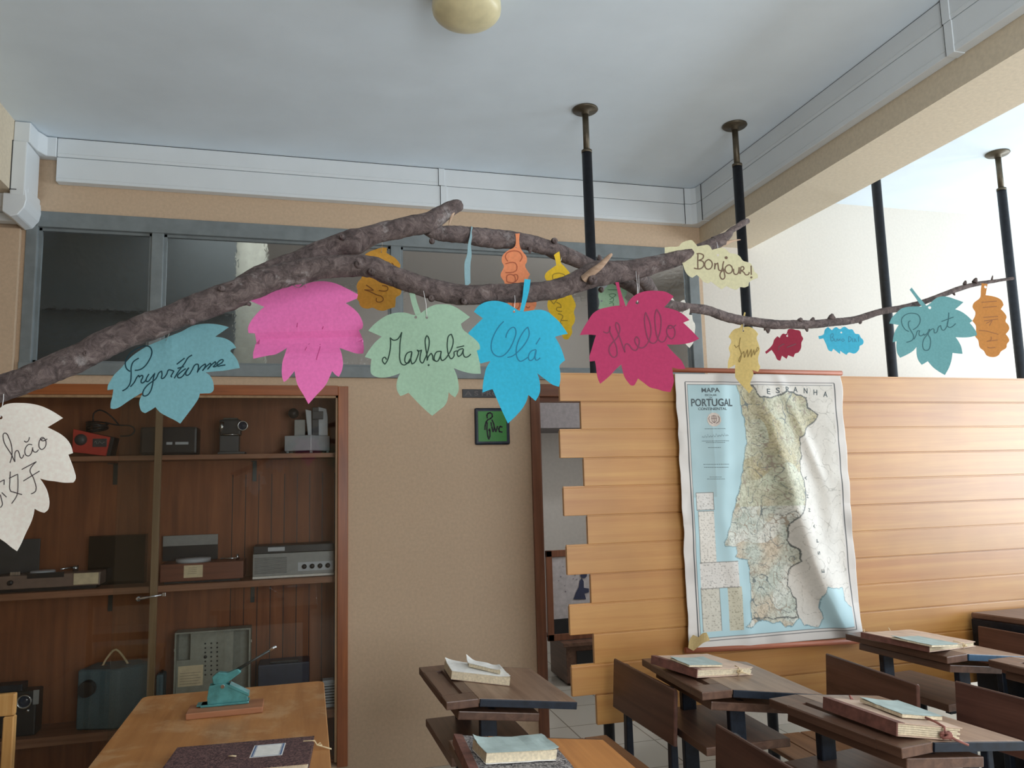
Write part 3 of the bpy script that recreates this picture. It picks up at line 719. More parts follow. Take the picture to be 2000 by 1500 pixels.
for px, py, th in ((658, 884, 0.026), (658, 1125, 0.034), (650, 1385, 0.045)):
    z = onY(px, py, YB + 0.085).z; SH.append(z)
    MB().box(KX0 + 0.03, KX1 - 0.031, YB + 0.085, KY - 0.001, z - th, z, 0.003).build('shelf', m_shelf, cab)
br = MB()
for xb in (-1.05, -0.31):
    for z in SH[:2]: br.box(xb, xb + 0.022, KY - 0.14, KY - 0.001, z - 0.026 - 0.012 - 0.1 * 0, z - 0.0345).box(xb, xb + 0.022, KY - 0.006, KY - 0.001, z - 0.15, z - 0.03)
br.each('shelf_bracket', m_dkmetal, cab)
xd = onY(311, 850, YB + 0.07).x
MB().box(xd - 0.019, xd + 0.016, YB + 0.056, YB + 0.084, 0.07, KZ1 - 0.06, 0.003).build('divider', m_strip, cab)
GX = onY(240, 900, YB + 0.03).x
for gx0, gx1, gy in ((KX0 + 0.053, xd + 0.02, YB + 0.036), (GX - 0.02, KX1 - 0.053, YB + 0.024)):
    g = MB().box(gx0, gx1, gy, gy + 0.005, 0.08, KZ1 - 0.065).build('glass_door', m_clear, cab)
a = onY(270, 1170, YB + 0.016); b_ = onY(322, 1161, YB + 0.016)
lk = MB().tube([a, a + (b_ - a) * 0.5, b_], [0.009, 0.0045, 0.0045], n=12).box(b_.x - 0.012, b_.x + 0.006, YB + 0.008, YB + 0.022, b_.z - 0.009, b_.z + 0.009, 0.002)
lk.lathe([(0, -0.006), (0.012, -0.004), (0.013, 0.006), (0, 0.008)], a, ax='y'); lk.build('lock', m_metal, cab)
MB().box(KX0 + 0.03, KX1 - 0.031, YB + 0.1, KY - 0.001, 0.065, 0.085).box(KX0 + 0.03, KX1 - 0.031, YB + 0.06, YB + 0.1, 0.065, 0.08).build('plinth', m_cabin, cab)

# ================================================================ THE BRANCH
def catmull(pts, step):
    """pts: list of (Vector, radius) -> dense list"""
    out = []; n = len(pts)
    for i in range(n - 1):
        p0, p1, p2, p3 = pts[max(i - 1, 0)], pts[i], pts[i + 1], pts[min(i + 2, n - 1)]
        m = max(2, int((p2[0] - p1[0]).length / step))
        for k in range(m):
            t = k / m; t2, t3 = t * t, t * t * t
            v = 0.5 * ((2 * p1[0]) + (p2[0] - p0[0]) * t + (2 * p0[0] - 5 * p1[0] + 4 * p2[0] - p3[0]) * t2 + (3 * p1[0] - p0[0] - 3 * p2[0] + p3[0]) * t3)
            out.append((v, p1[1] + (p2[1] - p1[1]) * t))
    out.append(pts[-1]); return out
def limb(name, spec, parent, mat=None, rough=0.10, n=22, step=0.004, seed=0, closed_tip=True):
    pts = [(onD(px, py, d), r * d / F_PX) for px, py, d, r in spec]
    P = catmull(pts, step)
    vs = []; fs = []; prev = Vector((0, 0, 1)); acc = 0
    for i, (c, r) in enumerate(P):
        t = (P[min(i + 1, len(P) - 1)][0] - P[max(i - 1, 0)][0]).normalized()
        u = (prev - t * prev.dot(t)).normalized(); w_ = t.cross(u); prev = u
        if i: acc += (c - P[i - 1][0]).length
        c2 = c + u * r * 0.18 * noise.noise(Vector((acc * 9, seed, 1))) + w_ * r * 0.18 * noise.noise(Vector((acc * 9, seed, 5)))
        for k in range(n):
            a = 2 * PI * k / n; d = u * math.cos(a) + w_ * math.sin(a)
            q = Vector((math.cos(a) * 1.3, math.sin(a) * 1.3, acc * 22 + seed * 3))
            f = 1 + rough * (noise.noise(q) + 0.7 * noise.noise(q * 2.7) + 0.5 * noise.noise(q * 6.1)) + 0.05 * noise.noise(Vector((math.cos(a), math.sin(a), acc * 5 + seed)))
            vs.append(c2 + d * r * f)
    m = len(P)
    for i in range(m - 1):
        for k in range(n): fs.append((i * n + k, i * n + (k + 1) % n, (i + 1) * n + (k + 1) % n, (i + 1) * n + k))
    mb = MB().add(vs, fs, True); mb.add(vs[:n], [list(range(n))]); mb.add(vs[-n:], [list(range(n))])
    return mb.build(name, mat or m_bark, parent)
bro = onD(450, 575, 1.5)
branch = thing('tree_branch', bro, 'long bare forked tree branch hung with paper leaves across the room', 'branch')
limb('main_limb', [(-230, 840, 1.24, 27), (-60, 783, 1.28, 26), (60, 738, 1.31, 26), (200, 676, 1.36, 27), (330, 622, 1.41, 26), (440, 580, 1.46, 27), (520, 548, 1.49, 25), (590, 530, 1.52, 23), (660, 519, 1.54, 22), (720, 520, 1.56, 22), (770, 540, 1.57, 20), (830, 561, 1.58, 20), (900, 574, 1.60, 21), (980, 574, 1.61, 19), (1060, 569, 1.62, 19), (1120, 552, 1.63, 20), (1168, 537, 1.64, 25), (1230, 528, 1.66, 20), (1290, 513, 1.68, 17), (1345, 498, 1.70, 15), (1385, 480, 1.72, 12), (1412, 467, 1.73, 12)], branch, seed=1)
limb('side_limb', [(440, 580, 1.475, 16), (500, 545, 1.53, 22), (580, 510, 1.57, 20), (650, 481, 1.60, 20), (690, 472, 1.61, 25), (740, 455, 1.62, 19), (790, 445, 1.64, 19), (832, 435, 1.66, 20), (862, 418, 1.68, 17), (885, 405, 1.69, 14), (898, 401, 1.70, 11)], branch, seed=2)
limb('side_limb', [(835, 446, 1.67, 14), (862, 456, 1.70, 16), (920, 460, 1.75, 17), (975, 466, 1.80, 19), (1020, 472, 1.83, 15), (1065, 483, 1.87, 16), (1110, 500, 1.90, 16), (1155, 520, 1.93, 14), (1195, 538, 1.95, 13), (1235, 560, 1.98, 14), (1268, 583, 2.0, 13), (1320, 598, 2.04, 10), (1380, 606, 2.09, 9.5), (1425, 621, 2.13, 9.5), (1470, 628, 2.17, 9), (1520, 634, 2.2, 9), (1570, 634, 2.23, 8.5), (1620, 630, 2.26, 8), (1670, 624, 2.30, 7), (1720, 609, 2.33, 6), (1770, 600, 2.37, 6), (1820, 584, 2.40, 5), (1870, 565, 2.44, 5), (1910, 554, 2.47, 4), (1950, 548, 2.5, 3), (1978, 544, 2.52, 3)], branch, seed=3, n=18)
limb('side_limb', [(1235, 532, 1.72, 10), (1262, 552, 1.85, 13), (1285, 588, 1.99, 11), (1310, 597, 2.03, 9)], branch, seed=4, n=14)
limb('branch_tip', [(1395, 474, 1.725, 12), (1418, 462, 1.735, 9), (1428, 450, 1.74, 6), (1440, 443, 1.75, 6), (1450, 436, 1.755, 6.5), (1461, 431, 1.76, 5)], branch, seed=5, n=12)
limb('twig', [(1405, 478, 1.73, 7), (1420, 474, 1.735, 4), (1432, 470, 1.74, 2), (1446, 468, 1.745, 1)], branch, mat=m_rawwood, seed=6, n=8)
limb('broken_stub', [(1140, 545, 1.61, 8), (1155, 533, 1.60, 8), (1172, 520, 1.59, 7), (1190, 501, 1.58, 4), (1195, 496, 1.58, 2)], branch, mat=m_rawwood, seed=7, n=12)
limb('twig', [(884, 415, 1.68, 5), (880, 428, 1.675, 2.5), (877, 440, 1.67, 0.8)], branch, mat=m_rawwood, seed=8, n=8)
kn = MB()
for px, py, d, r in ((432, 563, 1.43, 6), (372, 628, 1.385, 6), (668, 462, 1.57, 5), (834, 424, 1.65, 4), (843, 470, 1.65, 5), (700, 516, 1.53, 8), (725, 530, 1.54, 7), (842, 582, 1.57, 6), (905, 588, 1.58, 6), (1157, 545, 1.60, 9), (1083, 470, 1.86, 6), (1175, 590 - 25, 1.63, 5), (484, 593, 1.48, 3.5), (543, 528, 1.55, 3), (455, 556, 1.45, 3.5), (170, 690, 1.33, 6)):
    c = onD(px, py, d); k = d / F_PX
    kn.tube([c + FWD * 0.008, c - FWD * 0.004, c - FWD * 0.007, c - FWD * 0.0055], [r * k * 1.2, r * k * 0.9, r * k * 0.6, r * k * 0.2], n=12)
kn.each('knot', m_bark, branch)
nb_ = MB()
for px, py, dx, dy, d, r in ((1497, 645, -2, -10, 2.19, 4), (1562, 628, 3, 5 - 12, 2.22, 5), (1586, 628, 3, -8, 2.24, 4), (1622, 624, 4, -11, 2.26, 5), (1628, 626, -1, -10, 2.26, 4), (1500, 640, 0, 11, 2.19, 4), (1575, 640, 2, 8, 2.23, 3), (1680, 628, 0, 5, 2.31, 3), (1884, 556, 2, -8, 2.45, 3), (1903, 552, 4, -9, 2.46, 4), (1937, 547, 2, -9, 2.49, 1.5), (1862, 572, 3, 5, 2.43, 2), (1240, 517, 1, -8, 1.66, 3), (1220, 515, 3, -6, 1.66, 4), (1172, 512, -2, -14, 1.93, 5), (484, 592, -12, 4, 1.48, 3), (543, 520, 4, -4, 1.55, 3), (833, 422, 3, -8, 1.65, 3), (1035, 508 - 25, 0, 12, 1.83, 4)):
    a = onD(px, py, d); b_ = onD(px + dx * 0.6, py + dy * 0.6, d); c = onD(px + dx, py + dy, d); k = d / F_PX
    nb_.tube([a, b_, c], [r * k * 1.3, r * k, r * k * 0.45], n=8)
nb_.each('bud_nub', m_bark, branch)

# ================================================================ PAPER LEAVES
def smooth_outline(P, ang=52, closed=True, seg=5):
    n = len(P); out = []
    P = [Vector(p) for p in P]
    def tang(i):
        a, b_, c = P[(i - 1) % n], P[i], P[(i + 1) % n]
        if not closed and (i == 0 or i == n - 1): return Vector((0, 0))
        d1, d2 = b_ - a, c - b_
        if d1.length < 1e-9 or d2.length < 1e-9: return Vector((0, 0))
        if math.degrees(d1.angle(d2)) > ang: return Vector((0, 0))
        return (d1.normalized() + d2.normalized()).normalized()
    for i in range(n if closed else n - 1):
        p, q = P[i], P[(i + 1) % n]; L = (q - p).length
        t1, t2 = tang(i) * L, tang((i + 1) % n) * L
        for k in range(seg):
            t = k / seg; h1 = 2 * t ** 3 - 3 * t ** 2 + 1; h2 = t ** 3 - 2 * t ** 2 + t; h3 = -2 * t ** 3 + 3 * t ** 2; h4 = t ** 3 - t ** 2
            out.append(p * h1 + t1 * h2 + q * h3 + t2 * h4)
    if not closed: out.append(P[-1])
    return out
def circ(c, r, n=14): return [Vector((c[0] + r * math.cos(2 * PI * k / n), c[1] + r * math.sin(2 * PI * k / n))) for k in range(n)]

def leaf(name, label, zm, dist, outline, col, holes=(), strokes=(), dots=(), ink=(40, 44, 50), yaw=0.0, bend=None, lw=2.4, trans=0.18, stem=None, threads=(), centre=None, hole_r=4, group=None, cat='paper leaf', ang=52):
    x0, y0, s = zm
    px = lambda p: (x0 + p[0] / s, y0 + p[1] / s)
    Q = [px(p) for p in outline]
    cx = (min(q[0] for q in Q) + max(q[0] for q in Q)) / 2; cy = (min(q[1] for q in Q) + max(q[1] for q in Q)) / 2
    if centre: cx, cy = centre
    p0 = onD(cx, cy, dist)
    n = Vector((-FWD.x, -FWD.y, 0)).normalized(); n = Matrix.Rotation(math.radians(yaw), 3, 'Z') @ n
    U = Vector((0, 0, 1)).cross(n).normalized(); V = Vector((0, 0, 1))
    def uv(p):
        w_ = onP(*px(p), p0, n) - p0; return Vector((w_.dot(U), w_.dot(V)))
    bend = bend or (lambda u, v: 0.10 * u * u + 0.0015 * math.sin(u * 30 + v * 17))
    def W(u, v, off=0.0): return p0 + U * u + V * v + n * (bend(u, v) + off)
    t = thing(name, p0, label, cat, group)
    mpp = dist / F_PX
    m = paper_mat(name + '_paper', col, trans)
    def sheet(poly, hls, nm, lift=0.0, g=0.012):
        us = [p.x for p in poly]; vs_ = [p.y for p in poly]
        pts = [tuple(p) for p in poly]; E = [(i, (i + 1) % len(poly)) for i in range(len(poly))]
        for h in hls:
            b_ = len(pts); pts += [tuple(p) for p in h]; E += [(b_ + i, b_ + (i + 1) % len(h)) for i in range(len(h))]
        hull = [tuple(p) for p in poly]
        u = min(us)
        while u < max(us):
            v = min(vs_)
            while v < max(vs_):
                if inside((u, v), hull): pts.append((u, v))
                v += g
            u += g
        r = geometry.delaunay_2d_cdt([Vector(p) for p in pts], E, [], 0, 1e-7)
        tv, tf = r[0], []
        for f in r[2]:
            c = sum((tv[i] for i in f), Vector((0, 0))) / len(f)
            if inside(tuple(c), hull) and not any(inside(tuple(c), [tuple(p) for p in h]) for h in hls): tf.append(list(f))
        th = 0.0005; N = len(tv)
        vs2 = [W(p.x, p.y, lift) for p in tv] + [W(p.x, p.y, lift - th) for p in tv]
        cnt = {}
        for f in tf:
            for a, b_ in zip(f, f[1:] + f[:1]): cnt[(a, b_)] = cnt.get((a, b_), 0) + 1
        fs2 = tf + [[i + N for i in f[::-1]] for f in tf] + [[a, a + N, b_ + N, b_] for (a, b_) in cnt if (b_, a) not in cnt]
        return MB().add(vs2, fs2, False).build(nm, m, t)
    poly = smooth_outline([uv(p) for p in outline], ang)
    hls = [circ(uv(h), (h[2] if len(h) > 2 else hole_r) / s * mpp) for h in holes]
    sheet(poly, hls, 'leaf_blade')
    if stem: sheet(smooth_outline([uv(p) for p in stem], 40), [], 'leaf_stem', 0.0007)
    if strokes or dots:
        mb = MB(); hw = lw / 2 * mpp
        for st in strokes:
            S = smooth_outline([uv(p) for p in st], 100, closed=False, seg=4)
            L, R = [], []
            for i, p in enumerate(S):
                d = (S[min(i + 1, len(S) - 1)] - S[max(i - 1, 0)])
                if d.length < 1e-9: d = Vector((1, 0))
                d.normalize(); nn = Vector((-d.y, d.x)) * hw
                L.append(p + nn); R.append(p - nn)
            vs2 = []
            for a, b_ in zip(L, R): vs2 += [W(a.x, a.y, 0.0006), W(b_.x, b_.y, 0.0006)]
            mb.add(vs2, [(2 * i, 2 * i + 1, 2 * i + 3, 2 * i + 2) for i in range(len(S) - 1)])
        for d in dots:
            c = uv(d); mb.add([W(p.x, p.y, 0.0006) for p in circ(c, d[2] / s * mpp, 10)], [list(range(10))])
        mb.build('handwriting', base('ink_' + name, ink, 0.6)[0], t, fix=False)
    for (h, top, dtop) in threads:
        a = uv(h); A = W(a.x, a.y, 0.001); B = onD(top[0], top[1], dtop)
        mb = MB().tube([A, A.lerp(B, 0.5) + U * 0.002, B], 0.00055, n=5)
        mb.build('nylon_thread', m_thread, t)
    return t
LF = 'paper_leaf'; G = 'paper leaves with greetings hung on the branch'

leaf(LF, 'peach white paper leaf with Chinese writing at the left edge, nearest the viewer', (0, 780, 5), 1.25,
     [(-30, 200), (-8, 150), (0, 95), (50, 55), (120, 38), (200, 36), (300, 42), (400, 65), (480, 100), (550, 140), (612, 182), (465, 273), (540, 310), (600, 345), (660, 400), (695, 460), (712, 525), (668, 540), (700, 620), (725, 690), (742, 775), (720, 812), (640, 814), (540, 800), (460, 790), (393, 772), (430, 825), (462, 885), (480, 950), (486, 1020), (470, 1080), (435, 1107), (390, 1095), (337, 1066), (325, 1130), (300, 1200), (240, 1320), (200, 1410), (160, 1483), (110, 1450), (50, 1400), (0, 1365), (-60, 1310), (-110, 1240), (-140, 1180), (-200, 1205), (-240, 1170), (-250, 1080), (-235, 1000), (-210, 930), (-300, 950), (-400, 930), (-470, 900), (-440, 820), (-400, 740), (-460, 700), (-450, 620), (-400, 540), (-330, 480), (-250, 430), (-330, 400), (-390, 330), (-300, 250), (-200, 200), (-100, 180)],
     (255, 247, 238), holes=[(12, 178, 18)], ink=(70, 62, 66), lw=1.8, trans=0.12,
     strokes=[[(100, 620), (115, 580), (123, 530), (118, 450), (95, 380), (65, 332), (42, 335), (37, 380), (50, 430), (85, 490), (118, 540), (135, 580), (150, 610), (150, 560), (158, 510), (178, 500), (195, 530), (205, 565), (220, 575), (240, 540)],
              [(322, 445), (290, 440), (260, 470), (250, 510), (262, 545), (290, 552), (315, 525), (328, 470), (328, 490), (340, 512), (362, 515), (385, 490)], [(245, 405), (262, 418), (285, 405), (295, 370)],
              [(430, 385), (400, 395), (388, 430), (392, 470), (415, 490), (445, 470), (457, 430), (447, 392), (420, 372), (400, 385), (420, 405), (448, 400), (468, 385)],
              [(218, 685), (365, 608), (300, 690), (335, 770), (357, 890), (335, 912), (308, 922)], [(232, 798), (395, 700)],
              [(103, 705), (97, 800), (103, 895), (130, 905), (218, 930)], [(88, 772), (177, 730), (178, 850), (165, 940), (112, 1017)],
              [(-20, 815), (42, 785), (38, 835)], [(15, 910), (62, 955)], [(0, 930), (15, 990), (20, 1030), (0, 1058)]],
     threads=[((12, 178), (8, 745), 1.29)])

leaf(LF, 'teal paper leaf reading Pryvitanne, tucked under the thick end of the branch', (200, 620, 7.143), 1.47,
     [(85, 1018), (90, 960), (130, 880), (180, 800), (260, 720), (320, 650), (400, 560), (500, 480), (650, 390), (820, 320), (960, 262), (1100, 200), (1250, 120), (1400, 90), (1550, 92), (1660, 108), (1770, 140), (1680, 200), (1575, 270), (1680, 285), (1760, 315), (1830, 365), (1875, 430), (1800, 455), (1790, 475), (1850, 540), (1900, 620), (1925, 710), (1840, 722), (1700, 745), (1560, 755), (1440, 768), (1500, 810), (1540, 880), (1555, 950), (1550, 1020), (1510, 1055), (1440, 1060), (1360, 1062), (1340, 1130), (1290, 1210), (1200, 1330), (1085, 1480), (1020, 1440), (900, 1380), (800, 1320), (740, 1250), (680, 1290), (600, 1335), (550, 1310), (525, 1250), (518, 1180), (540, 1110), (575, 1040), (480, 1095), (350, 1180), (250, 1250), (170, 1280), (128, 1270), (128, 1200), (150, 1110), (165, 1005)],
     (134, 190, 200), ink=(14, 60, 72), lw=2.4,
     strokes=[[(290, 1028), (350, 990), (395, 920), (410, 800), (410, 700), (440, 620), (515, 570)], [(395, 755), (350, 720), (330, 650), (345, 580), (400, 500), (500, 430), (600, 400), (660, 410), (692, 460), (690, 520), (655, 600), (600, 680), (530, 730), (460, 740)],
              [(398, 970), (450, 910), (500, 820), (515, 810), (520, 835), (560, 810), (570, 830), (545, 890), (555, 915), (590, 900), (620, 860)], [(655, 790), (620, 850), (615, 890), (640, 895), (680, 850), (735, 780), (715, 850), (705, 930), (670, 1040), (620, 1092), (575, 1090), (575, 1030), (640, 940), (750, 855), (795, 770), (830, 750), (835, 800), (828, 850), (850, 850), (900, 790), (925, 735), (945, 732), (1000, 750), (970, 800), (960, 825), (975, 830)],
              [(1255, 525), (1200, 560), (1150, 640), (1060, 760), (1005, 850)], [(1040, 655), (1150, 568)], [(1050, 712), (1140, 685)],
              [(1165, 715), (1090, 770), (1050, 820), (1065, 842), (1110, 830), (1170, 750), (1210, 700), (1168, 770), (1168, 802), (1200, 805), (1250, 740), (1300, 660), (1335, 655), (1345, 690), (1325, 770), (1380, 690), (1440, 650), (1445, 670), (1400, 745), (1450, 690), (1510, 640), (1520, 660), (1470, 725), (1530, 660), (1580, 620), (1590, 640), (1550, 690), (1575, 690), (1620, 665), (1690, 615), (1690, 595), (1650, 600), (1607, 650), (1612, 680), (1660, 675), (1725, 665)]],
     bend=lambda u, v: 0.25 * u * u + 0.02 * math.exp(-((u + 0.01) / 0.018) ** 2) * max(0, v) * 6 * 0.4, threads=[((900, 330), (332, 640), 1.43)])

leaf(LF, 'bright pink paper leaf with a horizontal fold, hanging under the fork', (470, 540, 5.769), 1.60,
     [(72, 258), (130, 180), (200, 125), (300, 85), (400, 72), (500, 75), (570, 95), (650, 125), (720, 85), (800, 60), (900, 50), (1000, 58), (1080, 80), (1180, 125), (1320, 200), (1310, 245), (1180, 298), (1250, 345), (1320, 410), (1360, 480), (1378, 545), (1365, 585), (1325, 600), (1345, 650), (1365, 720), (1385, 800), (1385, 870), (1320, 872), (1230, 845), (1105, 798), (1135, 860), (1155, 940), (1160, 1000), (1145, 1080), (1118, 1138), (1080, 1115), (1040, 1070), (1010, 1150), (970, 1235), (880, 1340), (790, 1447), (740, 1360), (660, 1230), (635, 1150), (618, 1070), (580, 1120), (540, 1170), (505, 1197), (485, 1150), (475, 1060), (480, 960), (500, 870), (508, 795), (400, 875), (300, 895), (150, 930), (140, 860), (145, 760), (150, 635), (80, 632), (80, 580), (110, 510), (160, 440), (220, 375), (265, 340), (180, 305)],
     (250, 132, 200), ink=(200, 74, 142), lw=1.6, strokes=[[(875, 720), (885, 800), (875, 870), (860, 945)], [(720, 830), (740, 770), (780, 720)], [(640, 520), (630, 570)], [(930, 560), (915, 590)]],
     bend=lambda u, v: 0.12 * u * u - 0.020 * math.exp(-((v - 0.002) / 0.02) ** 2) * (1 if v > 0.002 else 0.6) + 0.3 * v * v + (0.10 * (0.002 - v) if v < 0.002 else -0.06 * (v - 0.002)),
     threads=[((735, 120), (588, 535), 1.55)], stem=[(600, 100), (615, 92), (690, 84), (650, 124)])

leaf(LF, 'light green paper leaf reading Marhaba, with a pale green stem', (680, 540, 5.357), 1.555,
     [(210, 568), (260, 510), (320, 460), (400, 410), (500, 380), (600, 380), (700, 405), (760, 385), (820, 340), (900, 300), (1000, 290), (1080, 300), (1150, 335), (1275, 425), (1180, 495), (1200, 550), (1250, 595), (1320, 650), (1375, 715), (1378, 765), (1345, 775), (1365, 850), (1380, 930), (1388, 1018), (1310, 1018), (1200, 995), (1105, 960), (1135, 1030), (1155, 1120), (1155, 1200), (1120, 1265), (1080, 1240), (1050, 1210), (1040, 1290), (1010, 1350), (950, 1400), (878, 1457), (800, 1390), (700, 1290), (630, 1215), (590, 1235), (545, 1250), (515, 1200), (505, 1140), (520, 1060), (545, 1010), (480, 1035), (380, 1058), (300, 1052), (245, 1020), (235, 960), (245, 865), (175, 842), (220, 770), (280, 690), (350, 628)],
     (164, 197, 172), holes=[(708, 428, 15), (824, 430, 15)], ink=(18, 52, 40), lw=2.2,
     stem=[(637, 148), (690, 133), (705, 200), (725, 280), (762, 385), (705, 408), (665, 280)],
     strokes=[[(400, 870), (385, 845), (365, 855), (360, 885), (385, 918), (410, 880), (440, 760), (445, 680), (440, 640), (470, 665), (510, 660), (545, 620), (562, 582), (545, 680), (540, 780), (540, 860), (560, 915), (590, 925), (620, 905), (650, 860)],
              [(665, 785), (620, 800), (595, 850), (600, 900), (630, 905), (655, 860), (668, 785), (656, 870), (668, 915), (695, 900), (725, 840), (738, 790), (722, 770), (745, 780), (770, 770), (755, 830), (757, 890), (778, 905), (800, 870), (830, 800), (850, 700), (842, 640), (825, 620), (810, 650), (812, 740), (825, 820), (828, 882), (840, 840), (870, 805), (885, 830), (890, 870), (915, 885)],
              [(975, 785), (930, 790), (905, 830), (905, 875), (930, 890), (960, 850), (976, 785), (970, 850), (985, 880), (1010, 870), (1050, 820), (1090, 740), (1100, 660), (1080, 605), (1055, 620), (1040, 680), (1040, 760), (1060, 840), (1080, 862), (1110, 830), (1112, 790), (1150, 780)],
              [(1205, 755), (1160, 770), (1142, 810), (1155, 840), (1185, 820), (1208, 760), (1205, 810), (1225, 845), (1255, 840), (1285, 812)], [(1135, 745), (1215, 727)]], dots=[(843, 928, 10)],
     threads=[((824, 430), (827, 568), 1.56)])

leaf(LF, 'bright blue paper leaf reading Ola, with an upright blue stem', (900, 540, 5), 1.565,
     [(128, 345), (170, 290), (230, 255), (300, 240), (370, 242), (450, 265), (520, 305), (580, 340), (640, 340), (700, 330), (780, 325), (850, 345), (900, 385), (960, 440), (1045, 560), (980, 572), (920, 590), (960, 660), (990, 730), (1018, 820), (965, 870), (970, 930), (972, 1010), (958, 1078), (900, 1060), (830, 1010), (745, 945), (765, 1000), (775, 1070), (770, 1140), (730, 1215), (700, 1190), (660, 1155), (640, 1220), (600, 1290), (530, 1370), (460, 1435), (420, 1350), (370, 1240), (310, 1100), (260, 1115), (212, 1135), (215, 1060), (230, 970), (250, 890), (290, 825), (190, 850), (170, 790), (155, 720), (110, 640), (72, 550), (130, 490), (215, 408)],
     (58, 184, 216), holes=[(520, 345, 11)], ink=(14, 116, 150), lw=2.0,
     stem=[(622, 25), (682, 30), (672, 110), (655, 190), (612, 345), (575, 342), (600, 220), (612, 110)],
     strokes=[[(420, 440), (380, 480), (330, 560), (298, 660), (310, 740), (360, 780), (410, 775), (470, 720), (520, 620), (540, 540), (520, 498), (485, 510), (450, 560), (440, 598)], [(455, 790), (500, 780), (560, 735), (640, 640), (670, 560), (655, 495), (620, 530), (560, 640), (542, 720), (550, 790), (580, 828), (620, 815), (655, 790)], [(735, 715), (690, 730), (662, 780), (672, 820), (700, 815), (730, 760), (737, 716), (725, 790), (740, 820), (775, 795)], [(735, 665), (775, 600)]],
     threads=[((520, 345), (1004, 565), 1.60)])

leaf(LF, 'crimson paper leaf reading Hello, overlapping the top left corner of the map', (1120, 540, 6), 1.60,
     [(72, 692), (120, 600), (170, 520), (230, 435), (300, 390), (400, 362), (545, 342), (580, 352), (618, 348), (650, 290), (700, 235), (780, 190), (880, 168), (1000, 170), (1080, 182), (1172, 235), (1110, 310), (1060, 362), (1120, 375), (1200, 400), (1280, 445), (1355, 515), (1283, 545), (1340, 600), (1400, 660), (1465, 735), (1380, 775), (1280, 795), (1180, 800), (1090, 798), (1130, 850), (1200, 925), (1260, 985), (1310, 1085), (1230, 1085), (1155, 1068), (1165, 1150), (1175, 1230), (1135, 1355), (1060, 1345), (980, 1320), (900, 1300), (830, 1250), (757, 1195), (735, 1240), (710, 1275), (680, 1278), (640, 1240), (600, 1180), (580, 1120), (560, 1030), (500, 1085), (420, 1170), (312, 1260), (285, 1200), (270, 1130), (262, 1060), (250, 992), (190, 1000), (185, 950), (210, 860), (240, 760), (262, 690), (170, 685)],
     (180, 58, 100), holes=[(747, 307, 19)], ink=(112, 16, 60), lw=2.2,
     stem=[(490, 70), (530, 68), (545, 140), (565, 210), (612, 352), (540, 348), (535, 280), (510, 150)],
     strokes=[[(350, 648), (390, 665), (420, 645), (427, 585), (425, 640), (460, 720), (492, 790), (510, 860), (505, 930), (470, 947), (430, 910), (418, 840), (450, 785), (515, 715), (545, 620), (530, 560), (503, 540), (495, 570), (530, 680), (570, 790), (605, 890), (600, 830), (620, 790), (650, 800), (690, 850), (730, 867), (765, 810), (770, 740), (742, 705), (720, 740), (740, 800), (790, 838), (840, 820), (890, 740), (910, 640), (890, 520), (845, 420), (833, 500), (850, 640), (880, 740), (920, 782), (960, 775), (1000, 700), (1025, 580), (1018, 460), (975, 385), (955, 450), (960, 580), (980, 700), (1020, 765), (1060, 762), (1095, 700)],
              [(1145, 575), (1110, 590), (1092, 640), (1110, 700), (1150, 732), (1185, 690), (1182, 620), (1150, 580), (1115, 580), (1112, 605), (1150, 606), (1200, 570)]],
     bend=lambda u, v: 0.35 * u * u, threads=[((747, 307), (1242, 530), 1.64), ((752, 300), (1247, 532), 1.65)])

leaf(LF, 'pale olive oak shaped leaf reading Bonjour, pinned near the branch tip', (1310, 420, 9.375), 1.68,
     [(-110, 590), (0, 578), (150, 568), (200, 510), (300, 470), (385, 460), (430, 500), (490, 575), (600, 555), (680, 550), (720, 580), (755, 640), (850, 615), (930, 600), (1000, 625), (1080, 700), (1180, 715), (1260, 760), (1320, 840), (1400, 865), (1460, 890), (1500, 960), (1530, 1040), (1585, 1090), (1588, 1155), (1480, 1200), (1430, 1240), (1420, 1300), (1350, 1330), (1270, 1325), (1200, 1370), (1120, 1350), (1020, 1300), (935, 1358), (850, 1300), (740, 1215), (690, 1250), (600, 1215), (560, 1170), (480, 1090), (400, 1145), (330, 1110), (270, 1030), (230, 920), (190, 790), (165, 700), (0, 712), (-110, 720)],
     (206, 202, 166), holes=[(862, 737, 24)], ink=(92, 68, 44), lw=2.2, dots=[(1012, 785, 28), (1470, 1148, 20)],
     strokes=[[(475, 710), (530, 705), (600, 740), (580, 800), (510, 830), (590, 850), (608, 920), (560, 975), (500, 985), (430, 968)], [(500, 710), (497, 850), (500, 985)], [(690, 815), (640, 850), (625, 920), (660, 985), (720, 985), (760, 920), (745, 850), (690, 812)],
              [(808, 880), (805, 995), (820, 910), (860, 880), (870, 950), (885, 1010), (920, 1020), (950, 960)], [(968, 850), (950, 950), (980, 1060), (985, 1150), (950, 1177), (905, 1130), (912, 1060), (960, 1015), (1000, 1000)],
              [(1050, 918), (1000, 960), (1000, 1030), (1050, 1072), (1110, 1050), (1122, 970), (1080, 920), (1045, 920)], [(1150, 990), (1150, 1060), (1180, 1092), (1220, 1080), (1245, 1020), (1250, 960), (1250, 1060), (1268, 1080)],
              [(1280, 960), (1272, 1080)], [(1275, 965), (1320, 950), (1332, 1000), (1280, 1022), (1330, 1050), (1370, 1100), (1420, 1090), (1432, 1050)], [(1468, 930), (1470, 1100)]],
     threads=[((862, 737), (1398, 466), 1.72)])

